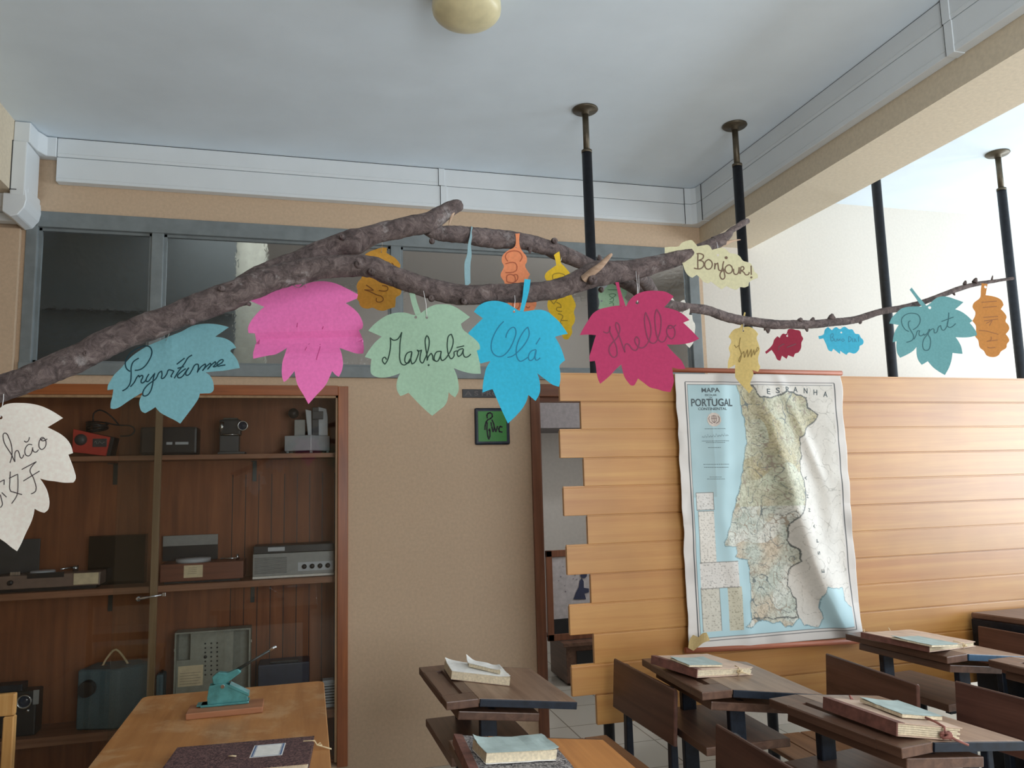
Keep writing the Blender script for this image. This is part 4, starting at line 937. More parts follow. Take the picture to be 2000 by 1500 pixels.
leaf(LF, 'teal paper leaf reading Pryvit, on the thin end of the branch at the right', (1730, 540, 7.5), 2.33,
     [(48, 690), (90, 600), (150, 540), (230, 470), (320, 445), (500, 440), (560, 440), (640, 400), (700, 345), (780, 300), (900, 295), (1000, 325), (1140, 375), (1080, 430), (1018, 480), (1110, 515), (1200, 580), (1270, 650), (1230, 680), (1280, 740), (1330, 830), (1330, 865), (1250, 885), (1150, 895), (1018, 890), (1060, 950), (1100, 1030), (1118, 1135), (1050, 1130), (975, 1120), (960, 1230), (930, 1330), (870, 1443), (780, 1390), (700, 1330), (620, 1240), (580, 1265), (530, 1293), (480, 1230), (455, 1140), (455, 1030), (400, 1090), (300, 1150), (205, 1192), (165, 1130), (150, 1050), (155, 950), (97, 965), (105, 900), (135, 800), (190, 710), (130, 700)],
     (112, 168, 172), holes=[(640, 457, 22)], ink=(36, 92, 98), lw=1.8,
     stem=[(345, 195), (375, 165), (470, 290), (560, 395), (590, 432), (530, 446), (490, 400), (430, 310)],
     strokes=[[(400, 780), (460, 740), (505, 650), (480, 570), (400, 538), (300, 555), (235, 620), (240, 700), (290, 780), (340, 805)], [(365, 650), (340, 660), (335, 720), (380, 810), (410, 870), (390, 930), (300, 965)],
              [(415, 920), (450, 850), (470, 795), (500, 795), (490, 850), (515, 870), (560, 840), (565, 862), (610, 830), (640, 770), (622, 850), (650, 900), (655, 1000), (622, 1077), (570, 1075), (543, 1010), (560, 920), (610, 850), (660, 780), (700, 770), (712, 825), (740, 820), (770, 740), (800, 720), (808, 760), (835, 790), (880, 750), (910, 650), (920, 530)],
              [(912, 640), (900, 730), (940, 748), (1020, 690)], [(810, 662), (990, 595)]],
     threads=[((640, 457), (1813, 586), 2.4)])

leaf(LF, 'orange brown oak shaped leaf at the far right end of the branch', (1730, 540, 7.5), 2.42,
     [(1400, 100), (1490, 110), (1475, 180), (1460, 275), (1560, 290), (1650, 320), (1700, 360), (1722, 420), (1680, 480), (1730, 530), (1765, 590), (1750, 660), (1790, 710), (1805, 770), (1755, 845), (1790, 890), (1808, 940), (1775, 990), (1770, 1040), (1690, 1100), (1660, 1150), (1590, 1180), (1480, 1155), (1440, 1090), (1380, 1040), (1355, 930), (1310, 870), (1325, 800), (1320, 710), (1270, 650), (1310, 580), (1315, 520), (1275, 450), (1290, 390), (1380, 310), (1390, 200)],
     (204, 142, 78), holes=[(1457, 155, 20)], ink=(150, 96, 52), lw=1.6,
     strokes=[[(1400, 380), (1620, 362)], [(1420, 455), (1620, 440)], [(1430, 600), (1640, 585)], [(1440, 650), (1640, 625)], [(1470, 690), (1560, 640), (1520, 720)], [(1370, 790), (1480, 800), (1650, 850)], [(1545, 880), (1550, 920), (1480, 950), (1640, 930)], [(1490, 1030), (1520, 1045), (1610, 1035)]],
     threads=[((1457, 155), (1925, 551), 2.48)])

leaf(LF, 'mustard oak shaped leaf behind the fork, crossed by the branch', (680, 440, 7.692), 1.72,
     [(230, 440), (300, 380), (400, 340), (500, 310), (572, 315), (560, 390), (620, 430), (690, 475), (750, 540), (790, 610), (780, 665), (720, 670), (740, 750), (800, 850), (780, 930), (810, 1010), (790, 1060), (730, 1100), (720, 1180), (710, 1240), (620, 1270), (540, 1300), (460, 1290), (380, 1255), (310, 1270), (220, 1245), (180, 1200), (165, 1150), (115, 1080), (135, 1000), (115, 900), (130, 840), (180, 780), (210, 700), (260, 620), (230, 520)],
     (218, 164, 70), holes=[(485, 380, 9)], ink=(128, 82, 30), lw=1.8,
     strokes=[[(265, 890), (330, 935), (390, 985), (240, 965)], [(240, 965), (330, 1000), (440, 1060), (520, 1090), (542, 1140), (500, 1172), (440, 1160), (440, 1110)], [(470, 990), (560, 1008), (605, 990), (600, 940), (520, 920)], [(650, 560), (682, 600), (680, 640)]],
     bend=lambda u, v: 0.012 * math.sin((u - v) * 24), threads=[((485, 380), (745, 462), 1.63)])

leaf(LF, 'grey teal paper leaf turned edge-on, a thin sliver hanging behind the branch', (680, 440, 7.692), 1.70,
     [(1855, 10), (1870, 30), (1860, 180), (1845, 300), (1855, 450), (1840, 560), (1835, 700), (1838, 870), (1760, 930), (1748, 700), (1752, 560), (1790, 430), (1800, 300), (1830, 160), (1845, 60)],
     (128, 158, 164), yaw=72, lw=1, bend=lambda u, v: 0.0)

leaf(LF, 'orange paper leaf with Cyrillic writing, hanging from the rear branch', (960, 440, 6.25), 1.785,
     [(290, 105), (345, 100), (338, 200), (350, 270), (385, 330), (425, 380), (430, 450), (410, 490), (435, 550), (470, 600), (440, 660), (430, 730), (470, 800), (500, 880), (540, 920), (548, 970), (510, 1040), (480, 1110), (420, 1170), (330, 1180), (250, 1120), (220, 1050), (200, 960), (190, 880), (150, 800), (160, 730), (155, 690), (110, 610), (150, 500), (125, 440), (135, 370), (200, 310), (280, 265), (298, 200)],
     (238, 152, 108), holes=[(300, 270, 7)], ink=(170, 88, 56), lw=2.0,
     strokes=[[(200, 440), (170, 390), (190, 340), (270, 315), (340, 330), (374, 390), (345, 445)], [(170, 472), (290, 462), (300, 555), (170, 575)], [(190, 690), (190, 615), (230, 600), (280, 620), (282, 692), (195, 690)], [(260, 612), (310, 605), (320, 650), (290, 690)], [(220, 735), (260, 710), (310, 718), (320, 745)], [(265, 1000), (262, 950), (300, 935), (340, 945), (330, 1010), (300, 1022)], [(420, 990), (450, 1008), (466, 990)]],
     threads=[((300, 270), (1010, 465), 1.84)])

leaf(LF, 'bright yellow paper leaf reading Obrigado, behind the blue leaf', (960, 440, 6.25), 1.84,
     [(762, 365), (800, 335), (828, 322), (840, 400), (852, 470), (875, 490), (920, 540), (960, 590), (975, 640), (980, 700), (960, 780), (975, 850), (1000, 900), (1028, 980), (1005, 1060), (1020, 1130), (1010, 1190), (980, 1240), (985, 1310), (965, 1350), (930, 1390), (885, 1388), (865, 1350), (850, 1290), (790, 1180), (720, 1080), (685, 1000), (690, 920), (730, 860), (720, 790), (680, 690), (650, 630), (660, 590), (730, 530), (790, 490), (780, 430)],
     (244, 208, 62), ink=(160, 132, 30), lw=1.6,
     strokes=[[(750, 660), (748, 610), (790, 588), (850, 590), (900, 620), (905, 655)], [(715, 905), (760, 962), (825, 870)], [(790, 940), (840, 965), (850, 1005), (800, 1005), (800, 1040), (860, 1048)], [(810, 1080), (870, 1105), (845, 1160), (930, 1162)], [(848, 1165), (842, 1195), (862, 1200)]],
     threads=[((820, 490), (1098, 497), 1.89)])

leaf(LF, 'small mint green leaf with faint writing, half hidden behind the crimson leaf', (1140, 480, 6.818), 2.02,
     [(200, 830), (188, 850), (215, 740), (195, 680), (205, 620), (260, 590), (330, 520), (420, 480), (480, 485), (540, 540), (575, 600), (565, 660), (540, 690), (580, 750), (560, 830), (500, 900), (400, 940), (300, 920)],
     (166, 200, 168), ink=(96, 136, 104), lw=1.6, strokes=[[(320, 585), (460, 590)], [(335, 650), (400, 640), (430, 655), (380, 690), (340, 660)], [(345, 720), (390, 690), (395, 735), (345, 740)], [(340, 770), (390, 760), (395, 800)]],
     holes=[(238, 735, 14)], threads=[((420, 500), (1203, 545), 1.96)])

leaf(LF, 'small off-white paper leaf peeping out right of the crimson leaf', (1140, 480, 6.818), 2.04,
     [(1155, 700), (1182, 690), (1250, 800), (1300, 735), (1340, 720), (1355, 760), (1350, 830), (1390, 820), (1412, 850), (1400, 920), (1445, 925), (1455, 1000), (1480, 1040), (1475, 1180), (1460, 1290), (1410, 1360), (1370, 1320), (1320, 1250), (1280, 1100), (1260, 980), (1225, 870)],
     (228, 226, 216), ink=(170, 168, 160), lw=1.2, strokes=[[(1310, 860), (1320, 880), (1300, 900)]], threads=[((1200, 740), (1316, 596), 2.05)])

leaf(LF, 'pale straw yellow leaf hanging over the top edge of the map', (1400, 600, 6.667), 2.14,
     [(165, 380), (200, 320), (240, 280), (300, 264), (310, 250), (335, 150), (365, 60), (378, 70), (350, 190), (335, 255), (340, 264), (400, 265), (460, 310), (500, 375), (480, 420), (500, 500), (520, 580), (505, 680), (520, 750), (540, 790), (520, 850), (450, 820), (470, 870), (455, 930), (440, 1000), (470, 1060), (430, 1120), (390, 1060), (350, 1010), (310, 960), (270, 900), (260, 830), (255, 740), (170, 790), (165, 700), (185, 600), (165, 530), (195, 430)],
     (232, 212, 146), holes=[(335, 315, 10)], ink=(150, 128, 76), lw=1.5, trans=0.3,
     strokes=[[(230, 490), (250, 527), (290, 495)], [(300, 400), (285, 520), (315, 620), (300, 715), (290, 690), (340, 580), (350, 665), (380, 560), (388, 660), (420, 560), (426, 665), (450, 570), (460, 640), (490, 545), (505, 560), (480, 600)]],
     bend=lambda u, v: 0.012 * math.sin(v * 26 + 1) + 0.02 * math.sin(u * 30), threads=[((335, 315), (1451, 622), 2.15)])

leaf(LF, 'small dark red oak shaped leaf hanging above the right part of the map', (1400, 600, 6.667), 2.20,
     [(632, 580), (700, 520), (730, 480), (750, 420), (790, 378), (820, 400), (860, 345), (900, 350), (930, 290), (980, 285), (1020, 295), (1080, 310), (1100, 370), (1122, 410), (1100, 460), (1095, 530), (1060, 590), (1020, 605), (1000, 650), (930, 625), (910, 672), (850, 630), (830, 695), (795, 685), (760, 620), (715, 555), (645, 608)],
     (148, 44, 66), holes=[(915, 375, 12)], ink=(100, 20, 40), lw=2.4, strokes=[[(800, 525), (850, 490), (880, 480)], [(910, 525), (960, 505), (1030, 480)], [(795, 555), (815, 545)]], ang=70, threads=[((915, 375), (1538, 636), 2.21)])

leaf(LF, 'small bright blue oak shaped leaf hanging right of the dark red one', (1400, 600, 6.667), 2.26,
     [(1325, 375), (1390, 355), (1410, 290), (1450, 258), (1500, 300), (1550, 260), (1600, 285), (1660, 255), (1720, 290), (1760, 290), (1800, 345), (1850, 355), (1870, 395), (1900, 425), (1908, 460), (1890, 490), (1860, 505), (1850, 550), (1790, 605), (1720, 590), (1690, 620), (1640, 590), (1610, 565), (1608, 610), (1570, 580), (1520, 540), (1500, 575), (1460, 560), (1430, 490), (1390, 405), (1335, 415)],
     (74, 182, 212), holes=[(1620, 330, 12)], ink=(30, 128, 158), lw=1.3, ang=70,
     strokes=[[(1490, 440), (1490, 350), (1515, 345), (1515, 380), (1495, 390), (1520, 405), (1515, 435), (1490, 440)], [(1535, 410), (1537, 440), (1560, 438), (1560, 410)], [(1575, 410), (1578, 440), (1605, 412), (1605, 440)], [(1640, 410), (1625, 430), (1640, 445), (1658, 430), (1645, 412)],
              [(1715, 380), (1715, 455), (1745, 430), (1742, 395), (1715, 380)], [(1765, 405), (1765, 455)], [(1785, 455), (1795, 410), (1812, 455)], [(1842, 380), (1842, 450)]], threads=[((1620, 330), (1643, 629), 2.28)])

leaf(LF, 'small curled yellow leaf stuck at the bottom left corner of the map', (1280, 700, 2.543), 3.52,
     [(165, 1440), (172, 1400), (190, 1375), (215, 1385), (235, 1362), (252, 1360), (270, 1400), (238, 1410), (215, 1432), (192, 1455)],
     (220, 196, 140), bend=lambda u, v: 0.01 * math.sin(u * 50), centre=(1365, 1255))

# ================================================================ SCHOOL DESKS
WD = 0.535
def make_desk():
    t = thing('school_desk', (0, 0, 0), 'x', 'school desk')
    st = MB()
    pr = [(0.0, 0.772), (0.115, 0.772), (0.115, 0.800), (0.078, 0.800), (0.074, 0.791), (0.056, 0.791), (0.052, 0.800), (0.004, 0.800), (0.0, 0.796)]
    st.prism([(x, z) for x, z in pr], 'y', 0.09, WD - 0.09)
    for a, b_ in ((0, 0.09), (WD - 0.09, WD)): st.box(0, 0.115, a, b_, 0.772, 0.80, 0.003)
    st.build('pen_strip', m_dkwood, t)
    sl = math.atan2(0.048, 0.36)
    M = Matrix.Translation((0.116, 0, 0.80)) @ Matrix.Rotation(sl, 4, 'Y')
    MB().box(0, 0.366, 0.004, WD - 0.004, -0.018, 0, 0.002, M=M).build('desk_top', m_dkwood_top, t)
    MB().box(0.004, 0.366, -0.004, 0.004, -0.026, -0.001, 0.0015, M=M).box(0.004, 0.366, WD - 0.004, WD + 0.004, -0.026, -0.001, 0.0015, M=M).each('steel_edging', m_iron, t)
    M2 = Matrix.Translation((0.05, 0, 0.762)) @ Matrix.Rotation(sl, 4, 'Y')
    MB().box(0, 0.30, 0.03, WD - 0.03, -0.034, -0.004, 0.004, M=M2).build('book_tray', m_dkwood, t)
    for y in (0.06, WD - 0.085):
        MB().prism([(0.135, 0.03), (0.20, 0.03), (0.195, 0.74), (0.135, 0.745)], 'y', y, y + 0.03, 0.003).build('leg', m_iron, t)
        MB().box(0.0, 0.905, y, y + 0.03, 0, 0.03, 0.003).build('floor_runner', m_iron, t)
    MB().box(0.02, 0.35, 0.03, WD - 0.03, 0.575, 0.605, 0.004).build('lower_shelf', m_dkwood, t)
    for k in range(3):
        MB().box(0.50 + k * 0.107, 0.602 + k * 0.107, 0.0, WD, 0.425, 0.443, 0.004).build('seat_slat', m_seat, t)
    MB().box(0.52, 0.80, 0.06, 0.09, 0.395, 0.425).box(0.52, 0.80, WD - 0.09, WD - 0.06, 0.395, 0.425).each('seat_frame', m_iron, t)
    for y in (0.06, WD - 0.085):
        MB().prism([(0.62, 0.03), (0.66, 0.03), (0.66, 0.40), (0.62, 0.40)], 'y', y, y + 0.025).build('seat_leg', m_iron, t)
        MB().prism([(0.86, 0.03), (0.90, 0.03), (0.895, 0.75), (0.872, 0.75)], 'y', y - 0.02, y + 0.012, 0.003).build('back_post', m_iron, t)
    b = MB().prism([(0.855, 0.553), (0.871, 0.55), (0.884, 0.745), (0.878, 0.757), (0.868, 0.755)], 'y', -0.005, WD + 0.005, 0.003)
    b.build('backrest', m_back, t)
    return t
def copy_tree(o, parent=None):
    c = o.copy(); COL.objects.link(c)
    if parent: c.parent = parent
    for ch in list(o.children): copy_tree(ch, c)
    return c
desk0 = make_desk(); used = False
DESKS = {
    'd1': (0.466, 2.71, 'dark wooden school desk with a thick white book, alone in front of the beige wall'),
    'd2': (1.333, 2.52, 'dark wooden school desk with a tied folder, just below the left end of the map'),
    'd3': (2.492, 2.643, 'dark wooden school desk in the far row, below the bottom right corner of the map'),
    'd5': (1.566, 1.848, 'dark wooden school desk in the front row carrying the thick red-brown ribboned folder'),
    'd6': (0.405, 1.790, 'school desk with an orange wooden top under the marbled folder at the bottom centre'),
    'd8': (2.640, 2.020, 'dark wooden school desk cut off by the right edge, behind the last visible backrest')}
DK = {}; ROT = {k: math.radians(v) for k, v in dict(d1=2.1, d2=-1.6, d3=6.4, d5=6.6, d6=0, d8=4).items()}
for k, (x, y, lb) in DESKS.items():
    o = desk0 if not used else copy_tree(desk0); used = True
    o.location = (x, y, 0); o.rotation_euler = (0, 0, ROT[k]); o['label'] = lb; o['group'] = 'school desks standing in rows'; DK[k] = o
for c in DK['d6'].children:
    if c.name.startswith('desk_top'): c.data = c.data.copy(); c.data.materials[0] = m_orange
for c in DK['d3'].children:
    if c.name.startswith('steel_edging'): c.data = c.data.copy(); c.data.materials[0] = m_blueiron
SLT = math.atan2(0.048, 0.36)
def dplane(k, lift=0.0):
    x, y, _ = DESKS[k]; Rz = Matrix.Rotation(ROT[k], 3, 'Z'); n = Rz @ Vector((math.sin(SLT), 0, math.cos(SLT)))
    return Vector((x, y, 0)) + Rz @ Vector((0.116, 0, 0.8015)) + n * lift, n

# ---------------------------------------------------------------- books and folders
def book(name, label, cat, plane, NL, NR, FL, t, kind, group=None):
    """corners are given where the base of the book touches its support"""
    p0, n = plane
    a, b_, c = onP(*NL, p0, n), onP(*NR, p0, n), onP(*FL, p0, n)
    u = (b_ - a).normalized(); v = n.cross(u).normalized(); L = (b_ - a).length; D = (c - a).dot(v)
    sk = (c - a).dot(u) / D                                  # slight shear of a slumped pile
    R = Matrix((u, v, n)).transposed()
    r = thing(name, a, label, cat, group, rot=R.to_euler())
    W = wmat(r)
    def Q(x, y, z): return W @ Vector((x + sk * y * 0.6, y, z))
    def slab(mb, x0, x1, y0, y1, z0, z1, wav=0.0, nx=10, ny=10, seed=0, curl=0.0):
        top, bot = [], []
        for j in range(ny + 1):
            for i in range(nx + 1):
                x = x0 + (x1 - x0) * i / nx; y = y0 + (y1 - y0) * j / ny
                d = wav * noise.noise(Vector((x * 16, y * 16, seed))) + wav * 0.6 * noise.noise(Vector((x * 5, y * 5, seed + 4)))
                ex = 0.0025 * noise.noise(Vector((x * 60, y * 60, seed))) if wav else 0
                cr = curl * (max(0, 1 - i / nx * 3) ** 2 * max(0, (j / ny - 0.6) / 0.4) + max(0, (i / nx - 0.8) / 0.2) ** 2 * 0.5)
                top.append(Q(x + ex, y + ex, z1 + max(-0.001, d) + cr)); bot.append(Q(x + ex, y + ex, z0 + max(0, d) + cr))
        N = len(top); fs = []
        for j in range(ny):
            for i in range(nx):
                q = (j * (nx + 1) + i, j * (nx + 1) + i + 1, (j + 1) * (nx + 1) + i + 1, (j + 1) * (nx + 1) + i)
                fs += [q, tuple(k + N for k in q[::-1])]
        rim = [i for i in range(nx + 1)] + [(j + 1) * (nx + 1) - 1 for j in range(1, ny + 1)] + [ny * (nx + 1) + i for i in range(nx - 1, -1, -1)] + [j * (nx + 1) for j in range(ny - 1, 0, -1)]
        for p, q in zip(rim, rim[1:] + rim[:1]): fs.append((p, p + N, q + N, q))
        return mb.add(top + bot, fs, False)
    if kind == 'folder' or kind == 'marble':
        cv = m_cardb if kind == 'folder' else m_marble2
        cm = slab(MB(), 0.002, L, 0, D, 0, 0.003); slab(cm, 0.002, L * 1.0, 0, D, t - 0.003, t, 0.002, seed=3)
        cm.build('cover', cv, r)
        sp = MB(); slab(sp, -0.003, 0.0018, -0.001, D + 0.001, 0, t + 0.0008); slab(sp, -0.003, 0.022, -0.001, D + 0.001, t, t + 0.0012); sp.build('spine', m_spine, r, 'reddish brown cloth spine')
        for k in range(5):
            z = 0.0035 + k * (t - 0.007) / 5
            pm = slab(MB(), 0.004, L - 0.004 - 0.012 * random.random() * (k % 2), 0.003 + 0.003 * random.random(), D - 0.006, z, z + (t - 0.007) / 5 - 0.0009, 0.0, seed=k)
            pm.build('page_block', m_page, r)
    elif kind == 'booklet':
        cm = slab(MB(), 0, L, 0, D, t - 0.0012, t, 0.003, seed=5, curl=0.004); cm.build('cover', m_greybook, r)
        slab(MB(), 0.001, L - 0.002, 0.001, D - 0.002, 0, t - 0.0018, 0.001, seed=5).build('page_block', m_page, r)
    elif kind == 'thickgrey':
        slab(MB(), -0.002, L, -0.003, D, t - 0.0012, t + 0.0005, 0.005, 16, 16, seed=8, curl=0.008).build('cover', m_greybook, r, 'torn grey green cover')
        slab(MB(), 0.001, L - 0.002, 0.001, D - 0.002, 0.0015, t - 0.003, 0.0, seed=5).build('page_block', m_page, r)
        slab(MB(), 0.0, L - 0.004, -0.004, D - 0.002, 0, 0.0012, 0.001, seed=6).build('back_cover', m_white, r)
    elif kind == 'white':
        slab(MB(), 0, L, 0, D, 0.0015, t - 0.002, 0.002, seed=2).build('page_block', m_page, r)
        slab(MB(), 0, L, -0.001, D, t - 0.0016, t, 0.002, 14, 14, seed=2, curl=0.010).build('cover', m_white, r, 'blank white top page')
        slab(MB(), 0, L, 0, D, 0, 0.0012).build('back_cover', m_cardb, r)
    elif kind == 'torn':
        slab(MB(), 0.002, L, 0, D, 0, t - 0.004, 0.0015, seed=12).build('page_block', m_page, r)
        slab(MB(), -0.006, L * 1.02, -0.003, D, t - 0.003, t, 0.006, 16, 16, seed=12, curl=0.014).build('cover', m_white, r, 'crumpled torn cover')
    return r, W, L, D, Q
BG = 'old books and folders lying on the school desks'
book('thick_book', 'thick white topped paperback lying on the desk in front of the beige wall', 'book', dplane('d1'), (881, 1327), (995, 1340), (851, 1303), 0.032, 'white', BG)
book('torn_booklet', 'small torn booklet with a curled cover on top of the thick white book', 'book', dplane('d1', 0.0345), (915, 1302), (977, 1317), (899, 1291), 0.016, 'torn', BG)
def tie(r, W, pts, rad, mat, name, knot=None, kr=0.006):
    mb = MB()
    for P in pts: mb.tube([W @ Vector(p) for p in P], rad, n=7)
    if knot:
        kn_ = W @ Vector(knot)
        for k in range(3): mb.tube([kn_ + Vector((math.cos(a * PI / 4 + k) * kr, math.sin(a * PI / 4) * kr * 0.8, 0.6 * kr * math.cos(a * PI / 4))) for a in range(9)], rad * 1.3, n=6)
    mb.each(name, mat, r)
r, W, L, D, Q = book('tied_folder', 'red-brown backed folder of papers tied with cream cotton, on the desk at the map bottom', 'folder', dplane('d2'), (1361, 1324), (1470, 1318), (1271, 1296), 0.030, 'folder', BG)
tie(r, W, [[(L * .72, -.004, 0), (L * .72, -.005, .03), (L * .74, .02, .032)], [(L * .72, -.006, .018), (L * .80, -.016, .012), (L * .9, -.012, .004)]], 0.0022, m_tie, 'cotton_tie', (L * .72, -.01, .018), 0.008)
book('green_booklet', 'grey green booklet with a lifted corner on the cream tied folder', 'booklet', dplane('d2', 0.033), (1346, 1303), (1412, 1302), (1312, 1288), 0.008, 'booklet', BG)
r, W, L, D, Q = book('tied_folder', 'flat brown folder with cotton ties on the desk right of the map bottom', 'folder', dplane('d3'), (1815, 1274), (1905, 1263), (1692, 1245), 0.022, 'folder', BG)
tie(r, W, [[(L * .7, -.004, 0), (L * .7, -.005, .022), (L * .66, .03, .026)], [(L * .66, D * .97, .024), (L * .68, D + .004, .034)], [(L * .2, D, .02), (L * .2, D + .004, .036)]], 0.002, m_tie, 'cotton_tie', (L * .7, -.008, .012), 0.006)
book('green_booklet', 'pale grey green booklet on the flat brown folder, right of the map bottom', 'booklet', dplane('d3', 0.025), (1820, 1264), (1872, 1262), (1746, 1247), 0.008, 'booklet', BG)
r, W, L, D, Q = book('ribboned_folder', 'thick red-brown folder tied with a dusty pink ribbon on the front desk at right', 'folder', dplane('d5'), (1752, 1438), (1880, 1448), (1582, 1383), 0.036, 'folder', BG)
tie(r, W, [[(L * .6, .05, .046), (L * .66, .02, .042), (L * .7, -.006, .036), (L * .7, -.008, .018), (L * .78, -.012, .004)], [(L * .7, -.01, .018), (L * .84, -.02, .006), (L * .98, -.03, -.002)], [(L * .12, D, .03), (L * .12, D + .012, .044), (L * .2, D + .02, .03)]], 0.0034, m_ribbon, 'ribbon', (L * .7, -.013, .016), 0.011)
book('green_booklet', 'pale green booklet resting on the ribboned red-brown folder', 'booklet', dplane('d5', 0.039), (1762, 1402), (1842, 1407), (1674, 1370), 0.011, 'booklet', BG)
book('marbled_folder', 'large grey marbled folder with a brown spine on the desk at the bottom centre', 'folder', dplane('d6'), (925, 1545), (1150, 1560), (871, 1452), 0.026, 'marble', BG)
book('thick_book', 'thick book with a torn grey green cover lying on the grey marbled folder', 'book', dplane('d6', 0.029), (948, 1492), (1088, 1484), (926, 1463), 0.028, 'thickgrey', BG)

# ================================================================ DARK CABINET AT THE RIGHT
fp = [(3.345, 3.365), (3.50, 2.82), (3.98, 2.97), (3.84, 3.365)]
dk = thing('dark_cabinet', (3.6, 3.1, 0), 'dark blue-black cabinet with a brown wooden top at the right edge, behind the desks', 'cabinet')
MB().prism(fp, 'z', 0.06, 0.775, 0.004).build('cabinet_body', m_black, dk)
c = Vector((3.63, 3.12)); MB().prism([tuple(c + (Vector(p) - c) * 1.0) for p in fp], 'z', 0.776, 0.806, 0.006).build('cabinet_top', m_dkwood, dk)
MB().prism([tuple(c + (Vector(p) - c) * 0.93) for p in fp], 'z', 0.0, 0.06).build('plinth', m_black, dk)

# ================================================================ TABLE
TBX0, TBX1, TBY0, TBY1, TBZ = -0.612, 0.072, 1.95, 3.375, 0.75
tb = thing('wooden_table', ((TBX0 + TBX1) / 2, 2.66, 0), 'worn orange wooden table in front of the display cabinet', 'table')
rr = 0.03; P = []
for cx, cy, a0 in ((TBX1 - rr, TBY1 - rr, 0), (TBX0 + rr, TBY1 - rr, 90), (TBX0 + rr, TBY0 + rr, 180), (TBX1 - rr, TBY0 + rr, 270)):
    for k in range(5): a = math.radians(a0 + k * 22.5); P.append((cx + rr * math.cos(a), cy + rr * math.sin(a)))
MB().prism(P, 'z', TBZ - 0.03, TBZ, 0.003).build('table_top', m_table, tb)
MB().box(TBX0 + 0.05, TBX1 - 0.05, TBY0 + 0.05, TBY0 + 0.07, TBZ - 0.12, TBZ - 0.031).box(TBX0 + 0.05, TBX1 - 0.05, TBY1 - 0.07, TBY1 - 0.05, TBZ - 0.12, TBZ - 0.031).box(TBX0 + 0.05, TBX0 + 0.07, TBY0 + 0.07, TBY1 - 0.07, TBZ - 0.12, TBZ - 0.031).box(TBX1 - 0.07, TBX1 - 0.05, TBY0 + 0.07, TBY1 - 0.07, TBZ - 0.12, TBZ - 0.031).each('apron', m_table, tb)
for x in (TBX0 + 0.045, TBX1 - 0.095):
    for y in (TBY0 + 0.045, TBY1 - 0.095): MB().box(x, x + 0.05, y, y + 0.05, 0, TBZ - 0.031, 0.004).build('leg', m_table, tb)
# hole punch on its wooden block
pz = (Vector((0, 0, TBZ + 0.0005)), Vector((0, 0, 1)))
a, b_ = onP(362, 1407, *pz), onP(513, 1392, *pz)
u = (b_ - a).normalized(); v = Vector((-u.y, u.x, 0)); ang = math.atan2(u.y, u.x); Lb = (b_ - a).length
blk = thing('wooden_block', a, 'small brown wooden block under the teal hole punch on the table', 'wooden block', rz=ang)
W = wmat(blk); MB().box(0, Lb, 0, 0.115, 0, 0.021, 0.003, M=W).build('block', m_block, blk)
hp = thing('hole_punch', a + u * 0.04 + v * 0.05 + Vector((0, 0, 0.0215)), 'teal enamelled lever hole punch standing on a wooden block on the table', 'hole punch', rz=ang)
W = wmat(hp); k = 0.165 / 82.0                      # metres per photo pixel at the punch
def hx(px): return (px - 384) * k
def hz(py, px=384): return (1387 - 0.04 * (px - 384) - py) * k
MB().box(hx(384), hx(466), 0.006, 0.062, 0, 0.008, 0.003, M=W).box(hx(378), hx(400), 0.012, 0.056, 0.004, 0.008, M=W).build('base', m_teal, hp)
for y0 in (0.012, 0.05):
    MB().prism([(hx(396), 0.008), (hx(462), 0.008), (hx(463), hz(1371)), (hx(450), hz(1363)), (hx(432), hz(1353)), (hx(420), hz(1349)), (hx(398), hz(1352)), (hx(395), hz(1372))], 'y', y0, y0 + 0.005, 0.001, M=W).each('side_cheek', m_teal, hp)
MB().prism([(hx(436), 0.008), (hx(464), 0.008), (hx(464), hz(1376)), (hx(440), hz(1362))], 'y', 0.017, 0.05, 0.002, M=W).prism([(hx(430), hz(1356)), (hx(433), hz(1351)), (hx(466), hz(1370)), (hx(466), hz(1375))], 'y', 0.010, 0.057, 0.001, M=W).build('punch_body', m_teal, hp)
lv = MB().prism([(hx(404), hz(1350)), (hx(402), hz(1338)), (hx(412), hz(1330)), (hx(428), hz(1333)), (hx(446), hz(1327)), (hx(452), hz(1333)), (hx(427), hz(1350)), (hx(420), hz(1357))], 'y', 0.019, 0.048, 0.003, M=W); lv.build('lever_head', m_teal, hp)
MB().tube([W @ Vector((hx(444), 0.033, hz(1330))), W @ Vector((hx(470), 0.033, hz(1316))), W @ Vector((hx(500), 0.033, hz(1300)))], [0.007, 0.0045, 0.004], n=10).build('lever_rod', m_dkmetal, hp)
MB().tube([W @ Vector((hx(499), 0.033, hz(1300.5))), W @ Vector((hx(505), 0.033, hz(1297))), W @ Vector((hx(512), 0.033, hz(1294)))], [0.004, 0.006, 0.0045], n=10).build('lever_tip', m_metal, hp)
MB().cyl(W @ Vector((hx(421), 0.006, hz(1354))), W @ Vector((hx(421), 0.062, hz(1354))), 0.0065, n=14).build('pivot_bolt', m_metal, hp)
